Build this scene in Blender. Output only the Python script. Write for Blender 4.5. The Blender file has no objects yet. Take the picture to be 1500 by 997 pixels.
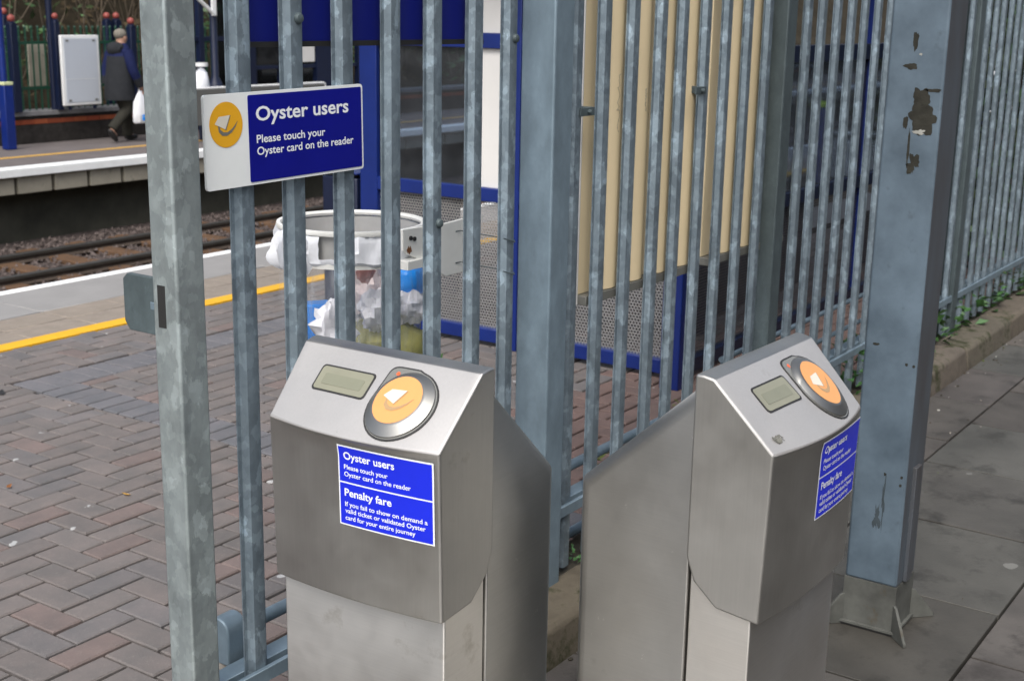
import bpy, bmesh, math, random
from mathutils import Vector, Matrix, noise
R = math.radians
random.seed(7)
S = bpy.context.scene
COL = S.collection

# ------------------------------------------------------------------ camera
cam = bpy.data.cameras.new('camera')
camo = bpy.data.objects.new('camera', cam); COL.objects.link(camo)
PITCH, ROLL, YAW = .243189, .0180, .974318
fw = Vector((math.sin(YAW)*math.cos(PITCH), math.cos(YAW)*math.cos(PITCH), -math.sin(PITCH)))
r0 = Vector((math.cos(YAW), -math.sin(YAW), 0)); u0 = r0.cross(fw)
rr = math.cos(ROLL)*r0 + math.sin(ROLL)*u0
uu = -math.sin(ROLL)*r0 + math.cos(ROLL)*u0
M = Matrix((rr, uu, -fw)).transposed().to_4x4()
M.translation = Vector((0, -2.022, 1.8))
camo.matrix_world = M
cam.sensor_width = 36
cam.lens = 1943.66/1500*36
cam.clip_start = .05; cam.clip_end = 2000
cam.dof.use_dof = True; cam.dof.focus_distance = 2.75; cam.dof.aperture_fstop = 9.0
S.camera = camo

# ------------------------------------------------------------------ light
SUN_EL, SUN_AZ = R(52), R(205)          # direction towards the sun, azimuth from +X
world = bpy.data.worlds.new('World'); S.world = world; world.use_nodes = True
wn = world.node_tree; bgn = wn.nodes['Background']
sky = wn.nodes.new('ShaderNodeTexSky'); sky.sky_type = 'NISHITA'; sky.sun_disc = False
sky.sun_elevation = SUN_EL; sky.sun_rotation = R(90)-SUN_AZ
sky.dust_density = 4.0; sky.air_density = 1.0; sky.ozone_density = 1.0
hs = wn.nodes.new('ShaderNodeHueSaturation'); hs.inputs['Saturation'].default_value = .5   # thin overcast: paler than a clear sky
wn.links.new(sky.outputs[0], hs.inputs['Color']); wn.links.new(hs.outputs[0], bgn.inputs[0]); bgn.inputs[1].default_value = .11
sl = bpy.data.lights.new('sun', 'SUN'); sl.energy = 1.1; sl.angle = R(40); sl.color = (1, .96, .9)
so = bpy.data.objects.new('sun', sl); COL.objects.link(so)
sd = Vector((math.cos(SUN_EL)*math.cos(SUN_AZ), math.cos(SUN_EL)*math.sin(SUN_AZ), math.sin(SUN_EL)))
so.rotation_euler = sd.to_track_quat('Z', 'Y').to_euler()
S.view_settings.view_transform = 'Standard'; S.view_settings.look = 'None'
S.view_settings.exposure = 1.0; S.view_settings.gamma = 1

# ------------------------------------------------------------------ materials
def srgb(r, g, b):
    f = lambda c: ((c/255+.055)/1.055)**2.4 if c > 10 else c/255/12.92
    return (f(r), f(g), f(b), 1)
def mat(name, col, rough=.6, metal=0., var=.12, scale=8., bump=0., bscale=None, col2=None, dirt=None, spec=.5, stretch=None):
    """one Principled surface with two noise layers for uneven colour, and optional bump"""
    m = bpy.data.materials.new(name); m.use_nodes = True
    t = m.node_tree; n = t.nodes; b = n['Principled BSDF']
    b.inputs['Roughness'].default_value = rough; b.inputs['Metallic'].default_value = metal
    b.inputs['Specular IOR Level'].default_value = spec
    tc = n.new('ShaderNodeTexCoord'); oi = n.new('ShaderNodeObjectInfo')
    mm = n.new('ShaderNodeVectorMath'); mm.operation = 'MULTIPLY_ADD'
    mm.inputs[1].default_value = stretch or (1, 1, 1)
    cx = n.new('ShaderNodeVectorMath'); cx.operation = 'SCALE'; cx.inputs[0].default_value = (37, 53, 71)
    t.links.new(oi.outputs['Random'], cx.inputs['Scale'])
    t.links.new(tc.outputs['Object'], mm.inputs[0]); t.links.new(cx.outputs[0], mm.inputs[2])
    nz = n.new('ShaderNodeTexNoise'); nz.inputs['Scale'].default_value = scale; nz.inputs['Detail'].default_value = 6
    nz.inputs['Roughness'].default_value = .62
    t.links.new(mm.outputs[0], nz.inputs['Vector'])
    rp = n.new('ShaderNodeValToRGB'); e = rp.color_ramp.elements
    c = col[:3]; c2 = (col2 or col)[:3]
    e[0].position = .3; e[1].position = .7
    e[0].color = [x*(1-var) for x in c]+[1]; e[1].color = [min(1, x*(1+var)) for x in c2]+[1]
    t.links.new(nz.outputs['Fac'], rp.inputs[0]); out = rp.outputs[0]
    if dirt:                                    # (colour, threshold, scale)
        dz = n.new('ShaderNodeTexNoise'); dz.inputs['Scale'].default_value = dirt[2]; dz.inputs['Detail'].default_value = 8
        dz.inputs['Roughness'].default_value = .7
        t.links.new(mm.outputs[0], dz.inputs['Vector'])
        dr = n.new('ShaderNodeValToRGB'); dr.color_ramp.elements[0].position = dirt[1]; dr.color_ramp.elements[1].position = min(1, dirt[1]+.12)
        t.links.new(dz.outputs['Fac'], dr.inputs[0])
        mx = n.new('ShaderNodeMixRGB'); mx.inputs[2].default_value = dirt[0]
        t.links.new(dr.outputs[0], mx.inputs[0]); t.links.new(out, mx.inputs[1]); out = mx.outputs[0]
    t.links.new(out, b.inputs['Base Color'])
    if bump:
        bn = n.new('ShaderNodeTexNoise'); bn.inputs['Scale'].default_value = bscale or scale*6; bn.inputs['Detail'].default_value = 5
        t.links.new(mm.outputs[0], bn.inputs['Vector'])
        bp = n.new('ShaderNodeBump'); bp.inputs['Strength'].default_value = bump; bp.inputs['Distance'].default_value = .004
        t.links.new(bn.outputs['Fac'], bp.inputs['Height']); t.links.new(bp.outputs[0], b.inputs['Normal'])
    m['out'] = 0
    return m
def attr_tint(m, name='tint'):
    """multiply the base colour by a per-face tint stored on the mesh (each slab or brick its own tone)"""
    t = m.node_tree; b = t.nodes['Principled BSDF']; l = b.inputs['Base Color'].links[0]
    a = t.nodes.new('ShaderNodeAttribute'); a.attribute_name = name
    mx = t.nodes.new('ShaderNodeMixRGB'); mx.blend_type = 'MULTIPLY'; mx.inputs[0].default_value = 1
    src = l.from_socket; t.links.new(src, mx.inputs[1]); t.links.new(a.outputs['Color'], mx.inputs[2])
    t.links.new(mx.outputs[0], b.inputs['Base Color']); return m
def spots(m, col, scale=9., size=.12, amount=.5):
    """small flat round marks (gum, droppings, lichen) scattered over a surface"""
    t = m.node_tree; n = t.nodes; b = n['Principled BSDF']; src = b.inputs['Base Color'].links[0].from_socket
    tc = n.new('ShaderNodeTexCoord'); v = n.new('ShaderNodeTexVoronoi'); v.inputs['Scale'].default_value = scale
    nz = n.new('ShaderNodeTexNoise'); nz.inputs['Scale'].default_value = scale*5
    ad = n.new('ShaderNodeVectorMath'); ad.operation = 'MULTIPLY_ADD'; ad.inputs[1].default_value = (.04,)*3
    t.links.new(tc.outputs['Object'], nz.inputs['Vector']); t.links.new(nz.outputs['Color'], ad.inputs[0]); t.links.new(tc.outputs['Object'], ad.inputs[2])
    t.links.new(ad.outputs[0], v.inputs['Vector'])
    lt = n.new('ShaderNodeMath'); lt.operation = 'LESS_THAN'; lt.inputs[1].default_value = size
    sp = n.new('ShaderNodeSeparateColor'); t.links.new(v.outputs['Color'], sp.inputs[0])
    g = n.new('ShaderNodeMath'); g.operation = 'LESS_THAN'; g.inputs[1].default_value = amount
    t.links.new(v.outputs['Distance'], lt.inputs[0]); t.links.new(sp.outputs[0], g.inputs[0])
    mu = n.new('ShaderNodeMath'); mu.operation = 'MULTIPLY'; t.links.new(lt.outputs[0], mu.inputs[0]); t.links.new(g.outputs[0], mu.inputs[1])
    m2 = n.new('ShaderNodeMath'); m2.operation = 'MULTIPLY'; m2.inputs[1].default_value = .75; t.links.new(mu.outputs[0], m2.inputs[0])
    mx = n.new('ShaderNodeMixRGB'); mx.inputs[2].default_value = col
    t.links.new(m2.outputs[0], mx.inputs[0]); t.links.new(src, mx.inputs[1]); t.links.new(mx.outputs[0], b.inputs['Base Color'])
    return m
def galv(name, base=(.222, .280, .325), amp=.46, scale=30., rough=.42, metal=.5):
    """hot dip galvanised steel: two sizes of torn-edged crystal spangle over cloudy streaks"""
    m = mat(name, base+(1,), rough, metal, .20, 14., .05, 120, stretch=(1, 1, .5))
    t = m.node_tree; n = t.nodes; b = n['Principled BSDF']; out = b.inputs['Base Color'].links[0].from_socket
    vec = [k for k in n if k.type == 'VECT_MATH' and k.operation == 'MULTIPLY_ADD'][0]
    for q, (sc_, am, flat) in enumerate(((scale, amp, 1.25), (scale*2.3, amp*.6, .9))):
        w = n.new('ShaderNodeTexNoise'); w.inputs['Scale'].default_value = sc_*1.3; w.inputs['Detail'].default_value = 6; w.inputs['Roughness'].default_value = .7
        sc = n.new('ShaderNodeVectorMath'); sc.operation = 'MULTIPLY'; sc.inputs[1].default_value = (1, 1, 1.6/flat)
        wa = n.new('ShaderNodeVectorMath'); wa.operation = 'MULTIPLY_ADD'; wa.inputs[1].default_value = (1.5/sc_,)*3
        t.links.new(vec.outputs[0], w.inputs['Vector']); t.links.new(vec.outputs[0], sc.inputs[0]); t.links.new(w.outputs['Color'], wa.inputs[0]); t.links.new(sc.outputs[0], wa.inputs[2])
        v = n.new('ShaderNodeTexVoronoi'); v.feature = 'SMOOTH_F1'; v.inputs['Smoothness'].default_value = .06; v.inputs['Scale'].default_value = sc_; t.links.new(wa.outputs[0], v.inputs['Vector'])
        s_ = n.new('ShaderNodeSeparateColor'); t.links.new(v.outputs['Color'], s_.inputs[0])
        rp = n.new('ShaderNodeValToRGB'); e = rp.color_ramp.elements
        e[0].position = .05; e[0].color = (1-am*.38, 1-am*.36, 1-am*.34, 1); e[1].position = .98; e[1].color = (1+am*.95, 1+am*.97, 1+am*.98, 1)
        k = e.new(.5); k.color = (1-am*.10,)*3+(1,); k = e.new(.78); k.color = (1+am*.14,)*3+(1,)
        t.links.new(s_.outputs[q], rp.inputs[0])
        mx = n.new('ShaderNodeMixRGB'); mx.blend_type = 'MULTIPLY'; mx.inputs[0].default_value = 1
        t.links.new(out, mx.inputs[1]); t.links.new(rp.outputs[0], mx.inputs[2]); out = mx.outputs[0]
    t.links.new(out, b.inputs['Base Color'])
    return m
def brushed(name, col, rough=.34, metal=1., aniso=0., rot=0., dirt=.62):
    """brushed or satin stainless: streaky grain, handled-metal smudges; rot .25 = horizontal grain"""
    m = mat(name, col, rough, metal, .06, 5., 0, dirt=((col[0]*.72, col[1]*.70, col[2]*.66, 1), dirt, 5))
    t = m.node_tree; n = t.nodes; b = n['Principled BSDF']; src = b.inputs['Base Color'].links[0].from_socket
    tc = n.new('ShaderNodeTexCoord'); mp = n.new('ShaderNodeMapping'); mp.inputs['Scale'].default_value = (4, 4, 260) if rot else (180, 180, 5)
    nz = n.new('ShaderNodeTexNoise'); nz.inputs['Scale'].default_value = 1.5; nz.inputs['Detail'].default_value = 4
    t.links.new(tc.outputs['Object'], mp.inputs[0]); t.links.new(mp.outputs[0], nz.inputs['Vector'])
    g = n.new('ShaderNodeMapRange'); g.inputs['From Min'].default_value = .25; g.inputs['From Max'].default_value = .75; g.inputs['To Min'].default_value = .965; g.inputs['To Max'].default_value = 1.03
    t.links.new(nz.outputs['Fac'], g.inputs['Value'])
    mx = n.new('ShaderNodeMixRGB'); mx.blend_type = 'MULTIPLY'; mx.inputs[0].default_value = 1
    t.links.new(src, mx.inputs[1]); t.links.new(g.outputs[0], mx.inputs[2]); t.links.new(mx.outputs[0], b.inputs['Base Color'])
    if aniso:
        tg = n.new('ShaderNodeTangent'); tg.direction_type = 'RADIAL'; tg.axis = 'Z'; t.links.new(tg.outputs[0], b.inputs['Tangent'])
        b.inputs['Anisotropic'].default_value = aniso; b.inputs['Anisotropic Rotation'].default_value = rot
    cl = n.new('ShaderNodeTexNoise'); cl.inputs['Scale'].default_value = 4.; cl.inputs['Detail'].default_value = 6; cl.inputs['Roughness'].default_value = .65
    t.links.new(tc.outputs['Object'], cl.inputs['Vector'])
    mr = n.new('ShaderNodeMapRange'); mr.inputs['To Min'].default_value = rough-.08; mr.inputs['To Max'].default_value = rough+.12
    mr.inputs['From Min'].default_value = .3; mr.inputs['From Max'].default_value = .7
    t.links.new(cl.outputs['Fac'], mr.inputs['Value']); t.links.new(mr.outputs[0], b.inputs['Roughness'])
    return m
def glass(name, tint=(.9, .95, .95, 1), refl=.12, haze=.0, hazecol=(.6, .62, .65, 1)):
    m = bpy.data.materials.new(name); m.use_nodes = True; t = m.node_tree; n = t.nodes
    n.remove(n['Principled BSDF']); o = n['Material Output']
    tr = n.new('ShaderNodeBsdfTransparent'); tr.inputs[0].default_value = tint
    gl = n.new('ShaderNodeBsdfGlossy'); gl.inputs['Roughness'].default_value = .05
    lw = n.new('ShaderNodeLayerWeight'); lw.inputs[0].default_value = .25
    mu = n.new('ShaderNodeMath'); mu.operation = 'MULTIPLY_ADD'; mu.inputs[1].default_value = .6; mu.inputs[2].default_value = refl*.5
    t.links.new(lw.outputs['Fresnel'], mu.inputs[0])
    mx = n.new('ShaderNodeMixShader'); t.links.new(mu.outputs[0], mx.inputs[0]); t.links.new(tr.outputs[0], mx.inputs[1]); t.links.new(gl.outputs[0], mx.inputs[2])
    last = mx
    if haze:
        df = n.new('ShaderNodeBsdfDiffuse'); df.inputs[0].default_value = hazecol
        nz = n.new('ShaderNodeTexNoise'); nz.inputs['Scale'].default_value = 7; nz.inputs['Detail'].default_value = 5
        tc = n.new('ShaderNodeTexCoord'); t.links.new(tc.outputs['Object'], nz.inputs['Vector'])
        h = n.new('ShaderNodeMath'); h.operation = 'MULTIPLY'; h.inputs[1].default_value = haze*2; t.links.new(nz.outputs['Fac'], h.inputs[0])
        m2 = n.new('ShaderNodeMixShader'); t.links.new(h.outputs[0], m2.inputs[0]); t.links.new(mx.outputs[0], m2.inputs[1]); t.links.new(df.outputs[0], m2.inputs[2]); last = m2
    t.links.new(last.outputs[0], o.inputs[0]); return m
def perforated(name, col, pitch=.0175, rad=.44):
    """painted sheet steel with round holes punched in staggered rows (real see-through holes)"""
    m = mat(name, col, .5, .3, .08, 6.); t = m.node_tree; n = t.nodes; o = n['Material Output']; b = n['Principled BSDF']
    uv = n.new('ShaderNodeUVMap'); sp = n.new('ShaderNodeSeparateXYZ'); t.links.new(uv.outputs[0], sp.inputs[0])
    def math_(op, a, bb=None, c=None):
        k = n.new('ShaderNodeMath'); k.operation = op
        for i, v in enumerate((a, bb, c)):
            if v is None: continue
            if isinstance(v, (int, float)): k.inputs[i].default_value = v
            else: t.links.new(v, k.inputs[i])
        return k.outputs[0]
    row = math_('DIVIDE', sp.outputs[1], pitch*.866); fl = math_('FLOOR', row); par = math_('MODULO', fl, 2.)
    cx = math_('ADD', math_('DIVIDE', sp.outputs[0], pitch), math_('MULTIPLY', par, .5))
    fx = math_('SUBTRACT', math_('FRACT', cx), .5); fy = math_('MULTIPLY', math_('SUBTRACT', math_('FRACT', row), .5), .866)
    d = math_('SQRT', math_('ADD', math_('MULTIPLY', fx, fx), math_('MULTIPLY', fy, fy)))
    hole = math_('LESS_THAN', d, rad)
    tr = n.new('ShaderNodeBsdfTransparent'); mx = n.new('ShaderNodeMixShader')
    t.links.new(hole, mx.inputs[0]); t.links.new(b.outputs[0], mx.inputs[1]); t.links.new(tr.outputs[0], mx.inputs[2]); t.links.new(mx.outputs[0], o.inputs[0])
    return m
def plastic_bag(name, alpha=.3):
    m = bpy.data.materials.new(name); m.use_nodes = True; t = m.node_tree; n = t.nodes; b = n['Principled BSDF']
    b.inputs['Base Color'].default_value = (.8, .84, .88, 1); b.inputs['Roughness'].default_value = .14
    tc = n.new('ShaderNodeTexCoord'); mp = n.new('ShaderNodeMapping'); mp.inputs['Scale'].default_value = (30, 30, 3)
    nz = n.new('ShaderNodeTexNoise'); nz.inputs['Scale'].default_value = 1.; nz.inputs['Detail'].default_value = 5
    t.links.new(tc.outputs['Object'], mp.inputs[0]); t.links.new(mp.outputs[0], nz.inputs['Vector'])
    rp = n.new('ShaderNodeValToRGB'); rp.color_ramp.elements[0].position = .48; rp.color_ramp.elements[0].color = (alpha*.35,)*3+(1,)
    rp.color_ramp.elements[1].position = .8; rp.color_ramp.elements[1].color = (alpha*2.3,)*3+(1,)
    t.links.new(nz.outputs['Fac'], rp.inputs[0]); t.links.new(rp.outputs[0], b.inputs['Alpha'])
    bp = n.new('ShaderNodeBump'); bp.inputs['Strength'].default_value = .6; bp.inputs['Distance'].default_value = .01
    t.links.new(nz.outputs['Fac'], bp.inputs['Height']); t.links.new(bp.outputs[0], b.inputs['Normal'])
    return m

MT = {}
MT['galv'] = galv('galvanised spangle')
MT['galv_post'] = galv('galvanised post', (.31, .355, .36), .34, 26., .45)
MT['galv_smooth'] = galv('smooth galvanised', (.185, .25, .30), .06, 30., .45, .3)
MT['galv_dull'] = galv('dull galvanised', (.075, .100, .108), .12, 60., .6, .2)
MT['steel_head'] = brushed('brushed stainless head', (.43, .424, .405, 1), .45)
MT['steel_face'] = spots(brushed('satin stainless top', (.46, .452, .445, 1), .5, .5), (.20, .24, .22, 1), 42, .07, .10)
MT['steel_case'] = spots(brushed('brushed stainless casing', (.46, .452, .43, 1), .46, 1., .6, .25), (.62, .61, .58, 1), 28, .10, .10)
MT['steel_ped'] = brushed('brushed stainless pedestal', (.68, .66, .625, 1), .42, 1., .5, .25, .60)
MT['bezel'] = mat('dark chrome bezel', (.26, .26, .25, 1), .36, .9, .05, 4)
MT['black'] = mat('black rubber', (.02, .02, .02, 1), .6, 0, .1, 9)
MT['lcd'] = mat('grey green display', (.235, .235, .175, 1), .25, 0, .05, 20)
MT['lcd_dark'] = mat('display segment strip', (.20, .205, .15, 1), .25, 0, .05, 20)
MT['pad_plate'] = mat('translucent grey plate', (.26, .26, .24, 1), .25, .4, .05, 5)
MT['orange'] = mat('yellow orange disc', (.71, .325, .112, 1), .42, 0, .03, 20)
MT['orange_sign'] = mat('amber roundel', (.76, .39, .02, 1), .4, 0, .03, 20)
MT['cream_white'] = mat('off white mark', (.66, .63, .54, 1), .4, 0, .03, 20)
MT['grey_mark'] = mat('grey swoosh', (.16, .16, .14, 1), .4, 0, .05, 20)
MT['grey_mark_pale'] = mat('worn grey swoosh', (.40, .26, .13, 1), .4, 0, .05, 20)
MT['white_mark'] = mat('white lettering', (.82, .85, .88, 1), .4, 0, .03, 20)
MT['led'] = mat('small red lamp lens', (.7, .12, .04, 1), .3, 0, .03, 20)
MT['sign_white'] = mat('white enamel sign', (.80, .83, .825, 1), .3, 0, .03, 12)
MT['sign_blue'] = mat('deep blue enamel', (.004, .006, .22, 1), .35, 0, .06, 12)
MT['label_blue'] = mat('bright blue sticker', (.008, .022, .62, 1), .35, 0, .05, 14)
MT['blue'] = mat('blue gloss paint', (.003, .018, .15, 1), .4, 0, .15, 5)
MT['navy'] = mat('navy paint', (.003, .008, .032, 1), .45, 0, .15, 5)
MT['board_blue'] = mat('blue board backing', (.003, .008, .16, 1), .5, 0, .06, 4)
MT['cream'] = mat('cream board backing', (.78, .645, .415, 1), .55, 0, .05, 3, dirt=((.7, .57, .37, 1), .7, 9))
MT['trim'] = mat('grey board trim', (.2, .2, .18, 1), .5, .3, .1, 12)
MT['white_panel'] = mat('white panel', (.70, .69, .67, 1), .4, 0, .04, 3)
MT['bin_white'] = mat('chipped white paint', (.82, .82, .78, 1), .45, 0, .06, 6, dirt=((.20, .12, .06, 1), .72, 18))
MT['clear'] = plastic_bag('clear plastic bag', .2)
MT['white_bag'] = mat('white film', (.80, .82, .86, 1), .3, 0, .06, 18, .5, 30)
MT['bag_blue'] = mat('bright blue print', (.01, .30, .95, 1), .35, 0, .1, 9)
MT['paper'] = mat('crumpled paper', (.78, .78, .82, 1), .6, 0, .08, 18, .5, 25)
MT['pink'] = mat('pink wrapper', (.84, .72, .71, 1), .5, 0, .15, 20, .4)
MT['red'] = mat('red wrapper', (.62, .28, .25, 1), .5, 0, .15, 20, .4)
MT['olive'] = mat('olive plastic', (.42, .40, .13, 1), .4, 0, .25, 14, .6, 22)
MT['column'] = mat('blue grey gloss paint', (.072, .104, .136, 1), .5, 0, .24, 5, .08, 60, col2=(.098, .135, .170, 1), dirt=((.055, .075, .09, 1), .62, 9))
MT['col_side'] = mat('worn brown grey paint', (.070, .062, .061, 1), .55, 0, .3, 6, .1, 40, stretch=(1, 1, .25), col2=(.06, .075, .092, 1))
MT['col_base'] = mat('bare weathered steel base', (.095, .098, .09, 1), .75, .1, .35, 9, .15, 40, dirt=((.09, .07, .045, 1), .6, 8), spec=.2)
MT['glue'] = mat('old brown glue', (.030, .029, .023, 1), .7, 0, .3, 30, .5, 60, spec=.2)
MT['scuff'] = mat('dark paint scuff', (.04, .055, .065, 1), .7, 0, .3, 30)
MT['glue_white'] = mat('torn paper remains', (.33, .33, .30, 1), .7, 0, .2, 40)
MT['paver'] = spots(spots(attr_tint(mat('block paving', (.140, .133, .131, 1), .75, 0, .10, 7, .3, 160, col2=(.160, .140, .134, 1), dirt=((.22, .205, .195, 1), .61, 80), spec=.25)), (.36, .34, .31, 1), 95, .22, .22), (.45, .46, .46, 1), 6.5, .085, .4)
MT['joint'] = mat('sand joint', (.030, .027, .024, 1), .95, 0, .2, 30, .3, spec=.1)
MT['slab_pl'] = mat('pale concrete slab', (.25, .245, .24, 1), .75, 0, .08, 4, .15, 120)
MT['buff'] = spots(mat('buff paving', (.235, .20, .165, 1), .75, 0, .12, 9, .2, 90), (.29, .26, .23, 1), 25, .2, .8)
MT['yellow'] = mat('yellow line paint', (.72, .39, .008, 1), .6, 0, .07, 10, .1)
MT['yellow_old'] = mat('faded yellow line', (.62, .36, .07, 1), .6, 0, .12, 10)
MT['white_edge'] = mat('white edge paint', (.80, .82, .82, 1), .55, 0, .06, 5)
MT['pave'] = spots(attr_tint(mat('pavement slab', (.072, .069, .063, 1), .65, 0, .28, 3.2, .3, 110, dirt=((.036, .034, .03, 1), .52, 4.5))), (.19, .19, .175, 1), 3.4, .085, .42)
MT['kerb'] = attr_tint(mat('sandstone kerb', (.135, .122, .098, 1), .85, 0, .3, 8, .5, 70, dirt=((.045, .05, .026, 1), .52, 8), spec=.2))
MT['soil'] = mat('dark soil', (.05, .045, .035, 1), .9, 0, .3, 10, .5, 40, spec=.12)
MT['far_plat'] = mat('far platform surface', (.14, .125, .122, 1), .75, 0, .12, 3, .1, spec=.12)
MT['fascia'] = mat('stained concrete panel', (.27, .25, .20, 1), .8, 0, .2, 3, .2, dirt=((.12, .115, .09, 1), .6, 6))
MT['trackwall'] = mat('sooty wall', (.05, .05, .04, 1), .85, 0, .2, 2, .2, col2=(.065, .063, .05, 1), spec=.12)
MT['ballast'] = mat('ballast stone', (.055, .040, .036, 1), .9, 0, .5, 16, .6, 40, col2=(.10, .082, .076, 1), spec=.12)
MT['rail'] = mat('rail head', (.10, .095, .085, 1), .4, .7, .12, 6)
MT['rail_side'] = mat('rusty rail web', (.07, .055, .045, 1), .8, .1, .2, 8, spec=.12)
MT['sleeper'] = mat('weathered sleeper', (.11, .066, .04, 1), .85, 0, .25, 7, .3, spec=.12)
MT['brick'] = mat('dark sooty brick', (.032, .029, .027, 1), .85, 0, .3, 9, .4, 50, spec=.12)
MT['red_brick'] = attr_tint(mat('orange red brick', (.27, .07, .035, 1), .8, 0, .15, 9, .3, 50, spec=.12))
MT['coping'] = mat('grey coping', (.17, .17, .175, 1), .8, 0, .15, 6, .3, 50)
MT['green'] = mat('dark green paint', (.009, .055, .032, 1), .45, 0, .15, 6)
MT['ball'] = mat('dull red ball', (.27, .06, .048, 1), .5, 0, .1, 8)
MT['grey_panel'] = mat('grey sheet metal', (.12, .12, .112, 1), .5, .2, .08, 3)
MT['white_trim'] = mat('white trim', (.75, .76, .76, 1), .45, 0, .04, 9)
MT['poster'] = mat('pale empty poster', (.50, .54, .60, 1), .4, 0, .025, 3)
MT['bank'] = mat('leaf litter bank', (.028, .023, .015, 1), .95, 0, .45, 3, .7, 20, spec=.12)
MT['leaf_d'] = mat('dull winter leaf', (.032, .045, .018, 1), .6, 0, .4, 3, spec=.12)
MT['leaf_g'] = mat('green leaf', (.04, .10, .026, 1), .5, 0, .35, 3)
MT['leaf_b'] = mat('dead brown leaf', (.06, .045, .026, 1), .8, 0, .4, 3, spec=.12)
MT['twig'] = mat('bare twig', (.11, .085, .06, 1), .85, 0, .3, 6)
MT['weed'] = mat('fresh weed leaf', (.04, .115, .028, 1), .5, 0, .3, 20)
MT['moss'] = mat('moss', (.10, .13, .03, 1), .9, 0, .4, 30, .6, 80)
MT['skin'] = mat('skin', (.42, .24, .17, 1), .55, 0, .06, 10)
MT['hair'] = mat('grey hair', (.17, .155, .13, 1), .8, 0, .2, 60, .4, 120)
MT['coat'] = mat('charcoal coat', (.024, .026, .03, 1), .85, 0, .15, 12, .3, 90, spec=.12)
MT['coat_blue'] = mat('dark blue coat', (.012, .017, .062, 1), .8, 0, .15, 12, .3, 90, spec=.12)
MT['trouser'] = mat('dark trousers', (.03, .029, .024, 1), .85, 0, .15, 10, .3, 90, spec=.12)
MT['shoe'] = mat('black shoe', (.012, .012, .012, 1), .4, 0, .1, 9)
MT['glass'] = glass('scuffed shelter glazing', (.42, .49, .58, 1), .08, .035)
MT['glass_dark'] = glass('dark far glazing', (.25, .3, .34, 1), .1, .03)
MT['mesh'] = perforated('grey perforated sheet', (.36, .355, .35, 1))
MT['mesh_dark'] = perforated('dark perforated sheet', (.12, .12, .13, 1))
MT['hazard'] = mat('lime marking', (.45, .6, .05, 1), .5, 0, .1, 9)
MT['roof'] = mat('shelter roof sheet', (.22, .23, .25, 1), .6, 0, .1, 3)
MT['concrete'] = mat('rough concrete', (.26, .24, .21, 1), .9, 0, .2, 14, .5, 60)
MT['rust'] = mat('rust mark', (.22, .09, .03, 1), .9, 0, .3, 30)

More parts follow.
